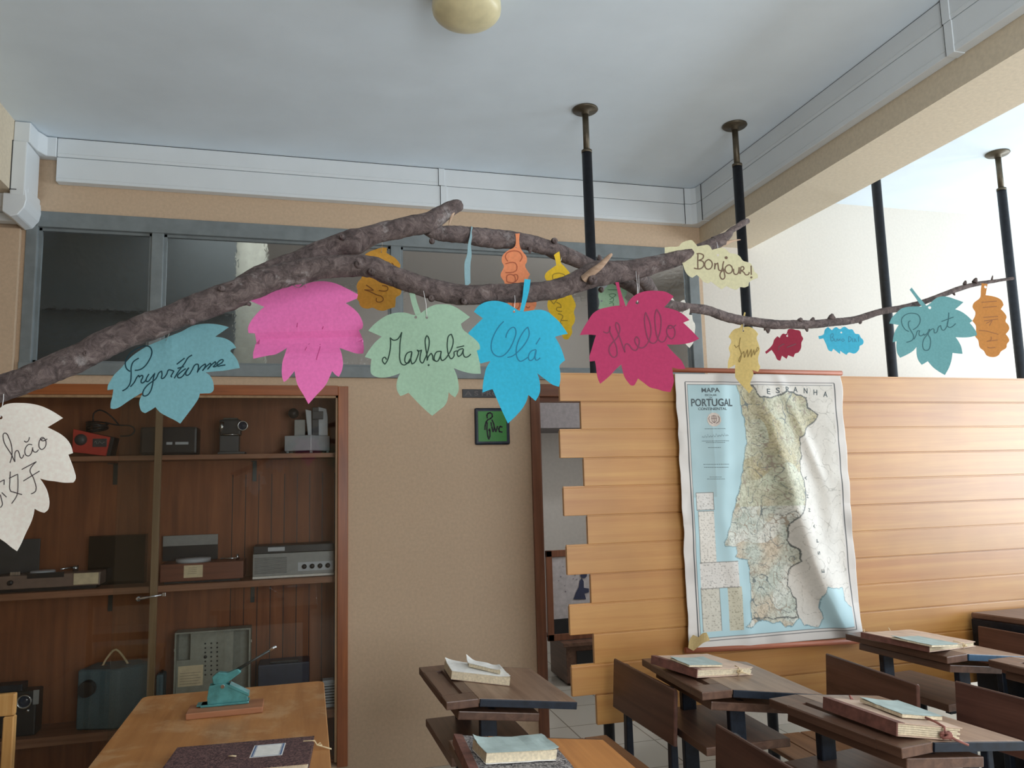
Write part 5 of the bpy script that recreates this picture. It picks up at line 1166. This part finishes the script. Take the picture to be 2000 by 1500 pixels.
# marbled register
a, b_ = onP(346, 1474, *pz), onP(614, 1451, *pz); u = (b_ - a).normalized(); v = Vector((-u.y, u.x, 0)); Lr = (b_ - a).length; Dr = 0.24
rg = thing('marbled_register', a - v * Dr, 'dark purple marbled register book with a white label at the near end of the table', 'book', rz=math.atan2(u.y, u.x))
W = wmat(rg)
MB().box(0, Lr, 0, Dr, 0.0185, 0.0215, 0.001, M=W).box(0, Lr, 0, Dr, 0, 0.003, 0.001, M=W).build('cover', m_marble, rg)
MB().box(0.004, Lr - 0.004, 0.004, Dr - 0.004, 0.0032, 0.0183, M=W).build('page_block', m_page, rg)
pt = (Vector((0, 0, TBZ + 0.0222)), Vector((0, 0, 1)))
iW = W.inverted(); q0, q1, q2 = iW @ onP(487, 1480, *pt), iW @ onP(551, 1475, *pt), iW @ onP(489, 1457, *pt)
lx0, lx1, ly0, ly1 = q0.x, q1.x, (q0.y + q1.y) / 2, q2.y
MB().box(lx0, lx1, ly0, ly1, 0.0216, 0.0222, M=W).build('paper_label', m_white, rg, 'white label with a blue border')
bl = MB()
for x0, x1, y0, y1 in ((lx0 + .003, lx0 + .008, ly0 + .003, ly1 - .003), (lx1 - .008, lx1 - .003, ly0 + .003, ly1 - .003), (lx0 + .003, lx1 - .003, ly0 + .003, ly0 + .0045), (lx0 + .003, lx1 - .003, ly1 - .0045, ly1 - .003), (lx0 + .0095, lx0 + .0105, ly0 + .005, ly1 - .005), (lx1 - .0105, lx1 - .0095, ly0 + .005, ly1 - .005)): bl.box(x0, x1, y0, y1, 0.0222, 0.0225, M=W)
bl.build('label_border', plain('blue_print', (92, 118, 156), 0.6), rg)
mb = MB().tube([W @ Vector(p) for p in [(Lr - .03, Dr * .8, .023), (Lr + .004, Dr * .8, .021), (Lr + .012, Dr * .77, .010), (Lr + .03, Dr * .74, .006), (Lr + .055, Dr * .68, .002)]], 0.0022, n=6)
mb.tube([W @ Vector(p) for p in [(Lr + .012, Dr * .77, .010), (Lr + .02, Dr * .8, .014), (Lr + .026, Dr * .78, .008), (Lr + .012, Dr * .77, .010)]], 0.002, n=6)
mb.tube([W @ Vector(p) for p in [(Lr * .42, 0.11, .0235), (Lr * .45, 0.10, .027), (Lr * .475, 0.105, .0235)]], 0.002, n=6)
mb.build('cotton_tie', m_tie, rg)

# ================================================================ CHAIR
c0 = onZ(33, 1352, 0.86)
chx1, chy = c0.x, c0.y; chx0 = chx1 - 0.42
chr_ = thing('wooden_chair', ((chx0 + chx1) / 2, chy - 0.2, 0), 'pale yellow wooden chair at the left edge, left of the table', 'chair')
MB().box(chx0, chx1, chy - 0.012, chy + 0.012, 0.785, 0.86, 0.007).build('top_rail', m_chair, chr_)
MB().box(chx0 + 0.034, chx1 - 0.034, chy - 0.008, chy + 0.008, 0.56, 0.61, 0.004).build('back_rail', m_chair, chr_)
for x in (chx0, chx1 - 0.034): MB().prism([(chy - 0.018, 0), (chy + 0.018, 0), (chy + 0.016, 0.784), (chy - 0.016, 0.784)], 'x', x, x + 0.034, 0.004).build('back_leg', m_chair, chr_)
for x in (chx0, chx1 - 0.034): MB().box(x, x + 0.034, chy - 0.42, chy - 0.386, 0, 0.43, 0.004).build('front_leg', m_chair, chr_)
MB().box(chx0 - 0.005, chx1 + 0.005, chy - 0.43, chy - 0.02, 0.431, 0.452, 0.006).build('seat', m_chair, chr_)
MB().box(chx0 + 0.035, chx1 - 0.035, chy - 0.41, chy - 0.39, 0.37, 0.43).box(chx0 + 0.006, chx0 + 0.026, chy - 0.385, chy - 0.02, 0.37, 0.43).box(chx1 - 0.026, chx1 - 0.006, chy - 0.385, chy - 0.02, 0.37, 0.43).each('seat_rail', m_chair, chr_)

# ================================================================ OLD MACHINES IN THE CABINET
S1, S2, S3 = SH
def zx(px, py, Y): return onY(px, py, Y)
YI = YB + 0.12
# --- red fronted projector
t = thing('film_projector', (zx(175, 885, YI).x, YI, S1), 'black machine with a bright red front and a coiled black cable on the top shelf', 'projector')
P = [zx(*p, YI) for p in ((140.5, 880), (207, 888), (215.5, 851), (143, 835))]
dz = S1 + 0.001 - min(p.z for p in P); P = [p + Vector((0, 0, dz)) for p in P]
MB().prism([(p.x, p.z) for p in P], 'y', YI, YI + 0.012, 0.002).build('front_panel', m_red, t)
MB().prism([(p.x + (0.002 if i in (0, 3) else 0.018), p.z + (0 if i < 2 else 0.0)) for i, p in enumerate(P)], 'y', YI + 0.0125, YI + 0.13, 0.002).build('body', m_blk, t)
q = zx(158, 856, YI) + Vector((0, 0, dz)); MB().lathe([(0, -0.016), (0.024, -0.016), (0.03, -0.004), (0.031, 0.002)], q, ax='y').build('knob', m_dkgrey, t)
q = zx(195, 862, YI) + Vector((0, 0, dz)); MB().box(q.x - 0.034, q.x + 0.034, YI - 0.003, YI + 0.001, q.z - 0.022, q.z + 0.022, 0.001).build('badge', m_dkgrey, t)
sq = MB().tube([Vector((q.x - 0.026 + 0.0065 * i, YI - 0.0042, q.z + 0.012 * math.sin(i * 1.9) * (1 - i / 12))) for i in range(9)], 0.0016, n=5); sq.build('badge_script', m_grey, t)
cb = MB()
for k in range(7):
    cc = zx(190, 838 - k * 2.2, YI + 0.06); cc.z = S1 + 0.145 + k * 0.006
    cb.tube([cc + Vector((0.052 * math.cos(a * PI / 8 + k * .3), 0.045 * math.sin(a * PI / 8 + k * .3), 0.012 * math.cos(a * PI / 8 + k))) for a in range(17)], 0.0045, n=7)
for P2 in ([(182, 822), (183, 808), (194, 801), (208, 806), (222, 818), (232, 830)], [(205, 825), (228, 830), (255, 832), (263, 840), (255, 850), (235, 852)]):
    cb.tube([p for p, _ in catmull([(zx(*p, YI + 0.05), 0.005) for p in P2], 0.01)], 0.0042, n=7)
cb.build('power_cable', m_blk, t)
def rect(px0, py0, px1, py1, Y): a, b_ = onY(px0, py0, Y), onY(px1, py1, Y); return a.x, b_.x, b_.z, a.z
# --- black case
x0, x1, z0, z1 = rect(274, 834, 384, 884, YI)
t = thing('black_radio', ((x0 + x1) / 2, YI, S1), 'low black case with a thin white strip, behind the cabinet divider on the top shelf', 'radio')
MB().box(x0, x1, YI, YI + 0.15, S1 + 0.006, z1, 0.012).build('body', m_blk, t)
MB().box(x0 + 0.02, x1 - 0.02, YI + 0.02, YI + 0.12, S1 + 0.0005, S1 + 0.0065).each('foot', m_blk, t)
a = zx(325, 866, YI); b_ = zx(368, 864, YI); MB().box(a.x, a.x + 0.03, YI - 0.002, YI + 0.001, a.z - 0.007, a.z + 0.007).box(a.x + 0.045, b_.x, YI - 0.002, YI + 0.001, a.z - 0.007, a.z + 0.007).each('white_strip', m_ltgrey, t)
# --- vintage viewer
t = thing('slide_viewer', (zx(448, 880, YI).x, YI, S1), 'dark grey metal viewer with a chrome ringed lens in the middle of the top shelf', 'slide viewer')
x0, x1, z0, z1 = rect(429, 851, 466, 877, YI)
MB().box(x0, x1, YI, YI + 0.1, S1 + 0.014, z1, 0.004).build('pedestal', m_dkgrey, t)
MB().box(x0 - 0.005, x1 + 0.035, YI - 0.03, YI + 0.11, S1 + 0.001, S1 + 0.0135, 0.003).build('base', m_dkgrey, t)
x0, x1, z2, z3 = rect(428, 819, 470, 850, YI)
MB().box(x0, x1, YI + 0.002, YI + 0.1, z1 + 0.002, z3, 0.012).build('housing', m_blk, t)
MB().box(x0 + 0.02, x1 - 0.02, YI + 0.01, YI + 0.09, z3 + 0.0005, z3 + 0.009, 0.002).build('top_plate', m_dkmetal, t)
MB().cyl((x0 + 0.016, YI - 0.012, z1 + 0.02), (x0 + 0.016, YI - 0.012, z3 - 0.015), 0.013).cyl((x0 + 0.02, YI - 0.004, z1 + 0.006), (x1 - 0.01, YI - 0.004, z1 + 0.006), 0.004).each('chrome_tube', m_metal, t)
q = zx(474, 831.5, YI - 0.015)
MB().lathe([(0.021, 0.01), (0.0275, 0.008), (0.0285, -0.004), (0.023, -0.006), (0.021, 0.002)], q, ax='y').build('lens_ring', m_metal, t)
MB().lathe([(0, -0.001), (0.021, 0.002), (0.023, 0.03), (0, 0.03)], q, ax='y').build('lens', base('lens_glass', (30, 40, 60), 0.05)[0], t)
# --- slide projector
YQ = YB + 0.105
x0, x1, z0, z1 = rect(555, 850, 645, 882, YQ)
t = thing('slide_projector', ((x0 + x1) / 2, YQ, S1), 'pale grey slide projector at the right end of the top shelf', 'projector')
xm = x0 + (x1 - x0) * 0.58
bp = [(x0, YQ + 0.07), (xm, YQ - 0.004), (x1, YQ + 0.10), (x1 - 0.02, YQ + 0.19), (x0 + 0.02, YQ + 0.19)]
MB().prism(bp, 'z', S1 + 0.016, z1, 0.003).build('base', m_ltgrey, t)
ft = MB()
for p in bp: q = Vector(p).lerp(Vector((xm, YQ + 0.1)), 0.12); ft.cyl((q.x, q.y, S1 + 0.0005), (q.x, q.y, S1 + 0.016), 0.009, n=10)
ft.each('foot', m_grey, t)
zt = onY(630, 794, YQ + 0.08).z
a = onY(575, 820, YQ + 0.1); b_ = onY(596, 848, YQ + 0.1); MB().box(a.x, b_.x, YQ + 0.09, YQ + 0.17, z1 + 0.0005, a.z, 0.004).build('lamp_house', m_grey, t)
a = onY(597, 800, YQ + 0.08); b_ = onY(609, 848, YQ + 0.08); MB().prism([(a.x - 0.002, a.z), (b_.x - 0.004, a.z - 0.008), (b_.x, z1 + 0.001), (a.x + 0.014, z1 + 0.001)], 'y', YQ + 0.06, YQ + 0.16, 0.002).build('front_fin', m_ltgrey, t)
a = onY(610, 800, YQ + 0.1); b_ = onY(622, 848, YQ + 0.1); MB().box(a.x, b_.x, YQ + 0.085, YQ + 0.16, z1 + 0.0005, zt - 0.004, 0.002).box(a.x, b_.x + 0.026, YQ + 0.056, YQ + 0.0845, zt - 0.075, zt - 0.03, 0.002).build('slide_slot', m_blk, t)
a = onY(621, 794, YQ + 0.09); b_ = onY(640, 853, YQ + 0.09); MB().prism([(a.x, zt), (b_.x - 0.008, zt - 0.012), (b_.x, zt - 0.06), (b_.x + 0.002, z1 + 0.001), (a.x + 0.004, z1 + 0.001)], 'y', YQ + 0.09, YQ + 0.17, 0.003).build('side_housing', m_ltgrey, t)
a = onY(573, 806, YQ + 0.12); MB().lathe([(0, -0.02), (0.028, -0.018), (0.03, 0.01), (0, 0.012)], a + Vector((0, 0, -0.004)), ax='y').build('lens', m_blk, t)

# --- second shelf: stereo with raised lid
x0, x1, z0, z1 = rect(-60, 1112, 195, 1140, YI)
t = thing('stereo_player', ((x0 + x1) / 2, YI, S2), 'long grey-brown record player with a raised dark lid at the left of the middle shelf', 'record player')
zb = S2 + 0.085
MB().box(x0, x1, YI, YI + 0.125, S2 + 0.018, zb, 0.004).build('body', plain('taupe_metal', (128, 108, 96), 0.4), t)
MB().box(x0 + 0.02, x1 - 0.02, YI + 0.02, YI + 0.11, S2 + 0.0005, S2 + 0.0175).build('plinth', m_blk, t)
a, b_ = zx(53, 1125, YI), zx(125, 1125, YI); MB().box(a.x, b_.x, YI - 0.002, YI + 0.001, a.z - 0.014, a.z + 0.012).build('dial_window', m_blk, t)
a, b_ = zx(144, 1125, YI), zx(193, 1125, YI); MB().box(a.x, b_.x, YI - 0.006, YI + 0.001, S2 + 0.024, zb - 0.002, 0.004).build('speaker_grille', m_cream, t)
a = zx(21, 1131, YI); MB().lathe([(0, -0.014), (0.012, -0.014), (0.013, 0.0)], Vector((a.x, YI, S2 + 0.052)), ax='y').build('knob', m_blk, t)
a, b_ = zx(53, 1100, YI + 0.06), zx(115, 1100, YI + 0.06); cxp = (a.x + b_.x) / 2
MB().lathe([(0, zb + 0.0005), (0.058, zb + 0.0005), (0.058, zb + 0.012), (0.055, zb + 0.016), (0, zb + 0.016)], (cxp, YI + 0.064, 0)).build('turntable', m_ltgrey, t)
MB().tube([(b_.x + 0.07, YI + 0.10, zb + 0.02), (b_.x + 0.05, YI + 0.07, zb + 0.022), (b_.x + 0.02, YI + 0.03, zb + 0.02)], 0.005, n=8).cyl((b_.x + 0.07, YI + 0.10, zb), (b_.x + 0.07, YI + 0.10, zb + 0.03), 0.014).build('tone_arm', m_metal, t)
bt = MB()
for k in range(4): a = zx(20 + k * 5, 1108, YI + 0.02); bt.box(a.x, a.x + 0.011, YI + 0.02, YI + 0.05, zb + 0.0005, zb + 0.018, 0.001)
bt.build('key_row', m_metal, t)
a, b_ = zx(-60, 1056, YI + 0.185), zx(87, 1056, YI + 0.185); MB().box(a.x, b_.x, YI + 0.114, YI + 0.125, zb + 0.001, a.z, 0.002).build('lid', m_dkgrey, t)
# --- small dark gadget
a, b_ = zx(104, 1070, YI + 0.2), zx(136, 1096, YI + 0.2)
# --- smoked box
x0, x1, z0, z1 = rect(174, 1049, 281, 1140, (YI + 0.13))
t = thing('smoked_cover', ((x0 + x1) / 2, (YI + 0.13), S2), 'dark smoked acrylic record player cover stood on end left of the cabinet divider', 'cover')
t_ = MB().box(x0, x1, (YI + 0.13), (YI + 0.13) + 0.004, S2 + 0.001, z1, 0.001).box(x0, x0 + 0.004, (YI + 0.13) + 0.0045, (YI + 0.13) + 0.07, S2 + 0.001, z1).box(x1 - 0.004, x1, (YI + 0.13) + 0.0045, (YI + 0.13) + 0.07, S2 + 0.001, z1).box(x0, x1, (YI + 0.13) + 0.0045, (YI + 0.13) + 0.07, z1 + 0.0005, z1 + 0.004)
t_.build('shell', m_smoke, t); MB().box(x0 + 0.01, x1 - 0.01, (YI + 0.13) + 0.005, (YI + 0.13) + 0.008, z1 - 0.045, z1 - 0.03).build('rib', m_dkgrey, t)
# --- wooden record player with lid
x0, x1, z0, z1 = rect(313, 1098, 475, 1137, YI)
t = thing('record_player', ((x0 + x1) / 2, YI, S2), 'wood cased record player with an open lid, just right of the cabinet divider', 'record player')
zb = S2 + 0.105
MB().box(x0, x1, YI, YI + 0.2, S2 + 0.012, zb, 0.004).build('case', m_walnut, t)
MB().box(x0 + 0.02, x1 - 0.02, YI + 0.02, YI + 0.18, S2 + 0.0005, S2 + 0.0115).each('foot', m_blk, t)
a, b_ = zx(359, 1115, YI), zx(396, 1115, YI); MB().box(a.x, b_.x, YI - 0.001, YI + 0.0005, S2 + 0.03, S2 + 0.095).build('paper_card', m_cream, t)
lt = MB(); 
for k in range(4): lt.box(a.x + 0.02, b_.x - 0.03, YI - 0.0016, YI - 0.001, S2 + 0.05 + k * 0.010, S2 + 0.0515 + k * 0.010)
lt.build('card_lines', plain('faded_ink', (130, 110, 90), 0.7), t)
a, b_ = zx(319, 1047, YI + 0.19), zx(426, 1047, YI + 0.19)
MB().box(a.x, b_.x, YI + 0.182, YI + 0.196, zb + 0.001, a.z - 0.058, 0.002).build('lid', m_blk, t)
MB().box(a.x, b_.x, YI + 0.18, YI + 0.196, a.z - 0.0575, a.z, 0.002).build('lid_band', m_grey, t)
MB().lathe([(0, zb + 0.0005), (0.09, zb + 0.0005), (0.09, zb + 0.02), (0, zb + 0.022)], ((a.x + b_.x) / 2 + 0.03, YI + 0.09, 0)).build('turntable', m_ltgrey, t)
q = zx(468, 1096, YI + 0.06); MB().tube([(q.x - 0.1, YI + 0.06, zb + 0.012), (q.x, YI + 0.06, zb + 0.012)], 0.005, n=8).cyl((q.x - 0.012, YI + 0.06, zb + 0.001), (q.x - 0.012, YI + 0.06, zb + 0.034), 0.008).build('tone_arm', m_metal, t)
# --- portable player with four knobs
x0, x1, z0, z1 = rect(494, 1083, 652, 1125, YI)
t = thing('portable_radio', ((x0 + x1) / 2, YI, S2), 'flat grey radio with four round black knobs at the right of the middle shelf', 'radio')
MB().box(x0, x1, YI, YI + 0.17, S2 + 0.016, z1, 0.003).build('front_body', m_grey, t)
MB().box(x0 + 0.002, x1, YI + 0.006, YI + 0.175, z1 + 0.0005, z1 + 0.042, 0.004).build('lid', m_blk, t)
MB().box(x0, x1, YI - 0.003, YI + 0.16, S2 + 0.003, S2 + 0.0155, 0.001).build('base_strip', m_white, t)
a, b_ = zx(582, 1105, YI), zx(656, 1105, YI); b_.x = min(b_.x, x1 - 0.005)
MB().box(a.x, b_.x, YI - 0.003, YI + 0.0005, S2 + 0.034, S2 + 0.082).build('knob_panel', m_ltgrey, t)
for k in range(4): MB().lathe([(0, -0.014), (0.0125, -0.014), (0.0135, 0.0)], (a.x + 0.034 + k * (b_.x - a.x - 0.062) / 3, YI - 0.003, S2 + 0.058), ax='y', n=16).build('knob', m_blk, t)
gr = MB()
for k in range(12): gr.box(x0 + 0.008, a.x - 0.06, YI - 0.001, YI + 0.0005, S2 + 0.03 + k * 0.0075, S2 + 0.0325 + k * 0.0075)
gr.build('grille_slat', m_dkgrey, t)
q = zx(540, 1073, YI + 0.02); MB().box(q.x - 0.045, q.x + 0.045, YI - 0.002, YI + 0.0055, z1 + 0.012, z1 + 0.034, 0.002).build('handle', m_ltgrey, t)
# --- bottom shelf
q = zx(48, 1370, YB + 0.13)
t = thing('old_camera', (q.x - 0.06, q.y, S3), 'dark blue-black film camera with a silver ringed lens at the left of the bottom shelf', 'camera')
MB().box(q.x - 0.30, q.x + 0.05, q.y + 0.01, q.y + 0.12, S3 + 0.001, q.z + 0.045, 0.008).build('body', m_blk, t)
MB().box(q.x - 0.26, q.x - 0.02, q.y + 0.02, q.y + 0.11, q.z + 0.046, q.z + 0.08, 0.004).build('top_housing', m_iron, t)
MB().box(q.x + 0.036, q.x + 0.062, q.y + 0.004, q.y + 0.01, q.z - 0.02, q.z + 0.05, 0.001).build('side_plate', m_grey, t)
MB().lathe([(0.026, 0.008), (0.034, 0.006), (0.035, -0.012), (0.029, -0.014), (0.026, 0.004)], q, ax='y').build('lens_ring', m_metal, t)
MB().lathe([(0, 0.0), (0.026, 0.004), (0.0275, 0.009)], q, ax='y').build('lens', base('camera_lens_glass', (30, 44, 66), 0.05)[0], t)
MB().lathe([(0, -0.008), (0.008, -0.008), (0.008, 0.01)], q + Vector((0.018, 0, -0.046)), ax='y', n=12).build('knob', m_metal, t)
# --- grey-blue projector case
YC = YB + 0.10
a, c_, b_ = onY(152, 1300, YC + 0.05), onY(226, 1424, YC), onY(292, 1310, YC + 0.1)
t = thing('projector_case', (c_.x, YC + 0.1, S3), 'grey-blue projector case with a white rope handle and round black lens', 'projector')
ztop = onY(200, 1307, YC + 0.03).z
f_ = [(a.x, YC + 0.05), (c_.x - 0.02, YC), (c_.x + 0.005, YC + 0.002), (c_.x + 0.03, YC + 0.02), (b_.x, YC + 0.13), (b_.x - 0.07, YC + 0.22), (a.x + 0.05, YC + 0.22)]
MB().prism(f_, 'z', S3 + 0.001, ztop, 0.008).build('case', m_proj, t)
q = onY(172, 1343, YC + 0.035); ax_ = Vector((-0.05, -1, 0)).normalized()
MB().cyl(q + Vector((0.004, 0.01, 0)), q + Vector((0, -0.05, 0)), 0.041, 0.038, n=28).build('lens', m_blk, t)
h = [onY(200, 1302, YC + 0.1), onY(207, 1288, YC + 0.1), onY(222, 1270, YC + 0.1), onY(232, 1272, YC + 0.1), onY(246, 1290, YC + 0.1), onY(250, 1302, YC + 0.1)]
h[0].z = h[-1].z = ztop
MB().tube([p for p, _ in catmull([(p, 1) for p in h], 0.01)], 0.0055, n=8).build('handle', m_tie, t)
MB().box(h[0].x - 0.008, h[0].x + 0.02, YC + 0.09, YC + 0.11, ztop + 0.0005, ztop + 0.006).box(h[-1].x - 0.012, h[-1].x + 0.012, YC + 0.09, YC + 0.11, ztop + 0.0005, ztop + 0.006).each('handle_clip', m_metal, t)
# --- grey-green open case
YD = YB + 0.2
x0, x1, z0, z1 = rect(344, 1234, 488, 1385, YD)
t = thing('instrument_case', ((x0 + x1) / 2, YD, S3), 'grey-green open instrument case with rows of small holes on the bottom shelf', 'case')
sh = MB(); zb = S3 + 0.001; e = 0.008
sh.box(x0, x0 + e, YD - 0.04, YD + 0.06, zb, z1).box(x1 - e, x1, YD - 0.04, YD + 0.06, zb, z1).box(x0 + e, x1 - e, YD - 0.04, YD + 0.06, z1 - e, z1).box(x0 + e, x1 - e, YD - 0.04, YD + 0.06, zb, zb + e).box(x0 + e, x1 - e, YD + 0.052, YD + 0.06, zb + e, z1 - e)
sh.build('shell', m_box, t)
xa, za = onY(372, 1280, YD).x, onY(372, 1288, YD).z; xr = onY(455, 1300, YD).x
MB().box(xa, xr, YD - 0.01, YD + 0.005, zb + e, z1 - e - 0.001).box(x0 + e, xa - 0.0005, YD - 0.01, YD + 0.005, zb + e, za).build('inner_panel', m_box, t)
hl = MB()
for r_ in range(8):
    for c2 in range(3):
        q = onY(401 + 11.6 * c2, 1257 + 8.7 * r_ - 0.6 * c2, YD - 0.0105); rr_ = 0.0046 if not (r_ == 3 and c2 == 0) else 0.009
        hl.lathe([(0, -0.001), (rr_, -0.001), (rr_, 0.0)], q, ax='y', n=10)
hl.build('socket_hole', m_blk, t)
q0, q1 = onY(348, 1302, YD - 0.0105), onY(396, 1338, YD - 0.0105); MB().box(q0.x, q1.x, YD - 0.0115, YD - 0.0102, q1.z, q0.z).build('paper_card', m_cream, t)
lt = MB()
for k in range(5): lt.box(q0.x + 0.01, q1.x - 0.012 - 0.01 * (k % 2), YD - 0.0122, YD - 0.0116, q1.z + 0.012 + k * 0.014, q1.z + 0.014 + k * 0.014)
lt.build('card_lines', plain('faded_ink_case', (150, 138, 120), 0.7), t)
MB().box(x1 + 0.0005, x1 + 0.006, YD - 0.02, YD + 0.0, z1 - 0.08, z1 - 0.065).box(x0 - 0.006, x0 - 0.0005, YD - 0.02, YD, z1 - 0.1, z1 - 0.085).each('catch', m_metal, t)
# --- navy case, small grille box, blue thing behind the divider
x0, x1, z0, z1 = rect(504, 1300, 604, 1385, YB + 0.14)
t = thing('navy_case', ((x0 + x1) / 2, YB + 0.14, S3), 'dark navy blue case on the bottom shelf behind the far edge of the table', 'case')
MB().box(x0, x1, YB + 0.14, YB + 0.3, S3 + 0.001, z1, 0.008).build('body', m_navy, t); MB().box(x0 + 0.06, x1 - 0.06, YB + 0.15, YB + 0.18, z1 + 0.0005, z1 + 0.012, 0.003).build('handle', m_blk, t)
x0, x1, z0, z1 = rect(634, 1330, 656, 1382, YB + 0.12); x1 = min(x1, KX1 - 0.04)
t = thing('grille_box', ((x0 + x1) / 2, YB + 0.12, S3), 'small pale grey ventilated box at the right end of the bottom shelf', 'box')
x0 -= 0.02
MB().box(x0, x1, YB + 0.12, YB + 0.2, S3 + 0.001, z1 - 0.02, 0.003).box(x0 + 0.01, x1 - 0.01, YB + 0.125, YB + 0.19, z1 - 0.0195, z1, 0.003).build('body', m_ltgrey, t)
gr = MB()
for k in range(7): gr.box(x0 + 0.008, x1 - 0.008, YB + 0.1185, YB + 0.1195, S3 + 0.02 + k * 0.015, S3 + 0.026 + k * 0.015)
gr.build('vent_slot', m_dkgrey, t)
x0, x1, z0, z1 = rect(300, 1318, 318, 1385, YB + 0.2)
t = thing('blue_box', (x1 - 0.05, YB + 0.2, S3), 'grey-blue round cornered box just right of the cabinet divider, bottom shelf', 'box')
MB().box(x0 + 0.012, x1, YB + 0.2, YB + 0.3, S3 + 0.001, z1, 0.015).build('body', m_proj, t); MB().box(x0 + 0.025, x1 - 0.014, YB + 0.22, YB + 0.28, z1 + 0.0005, z1 + 0.008, 0.003).build('lid', m_blk, t)
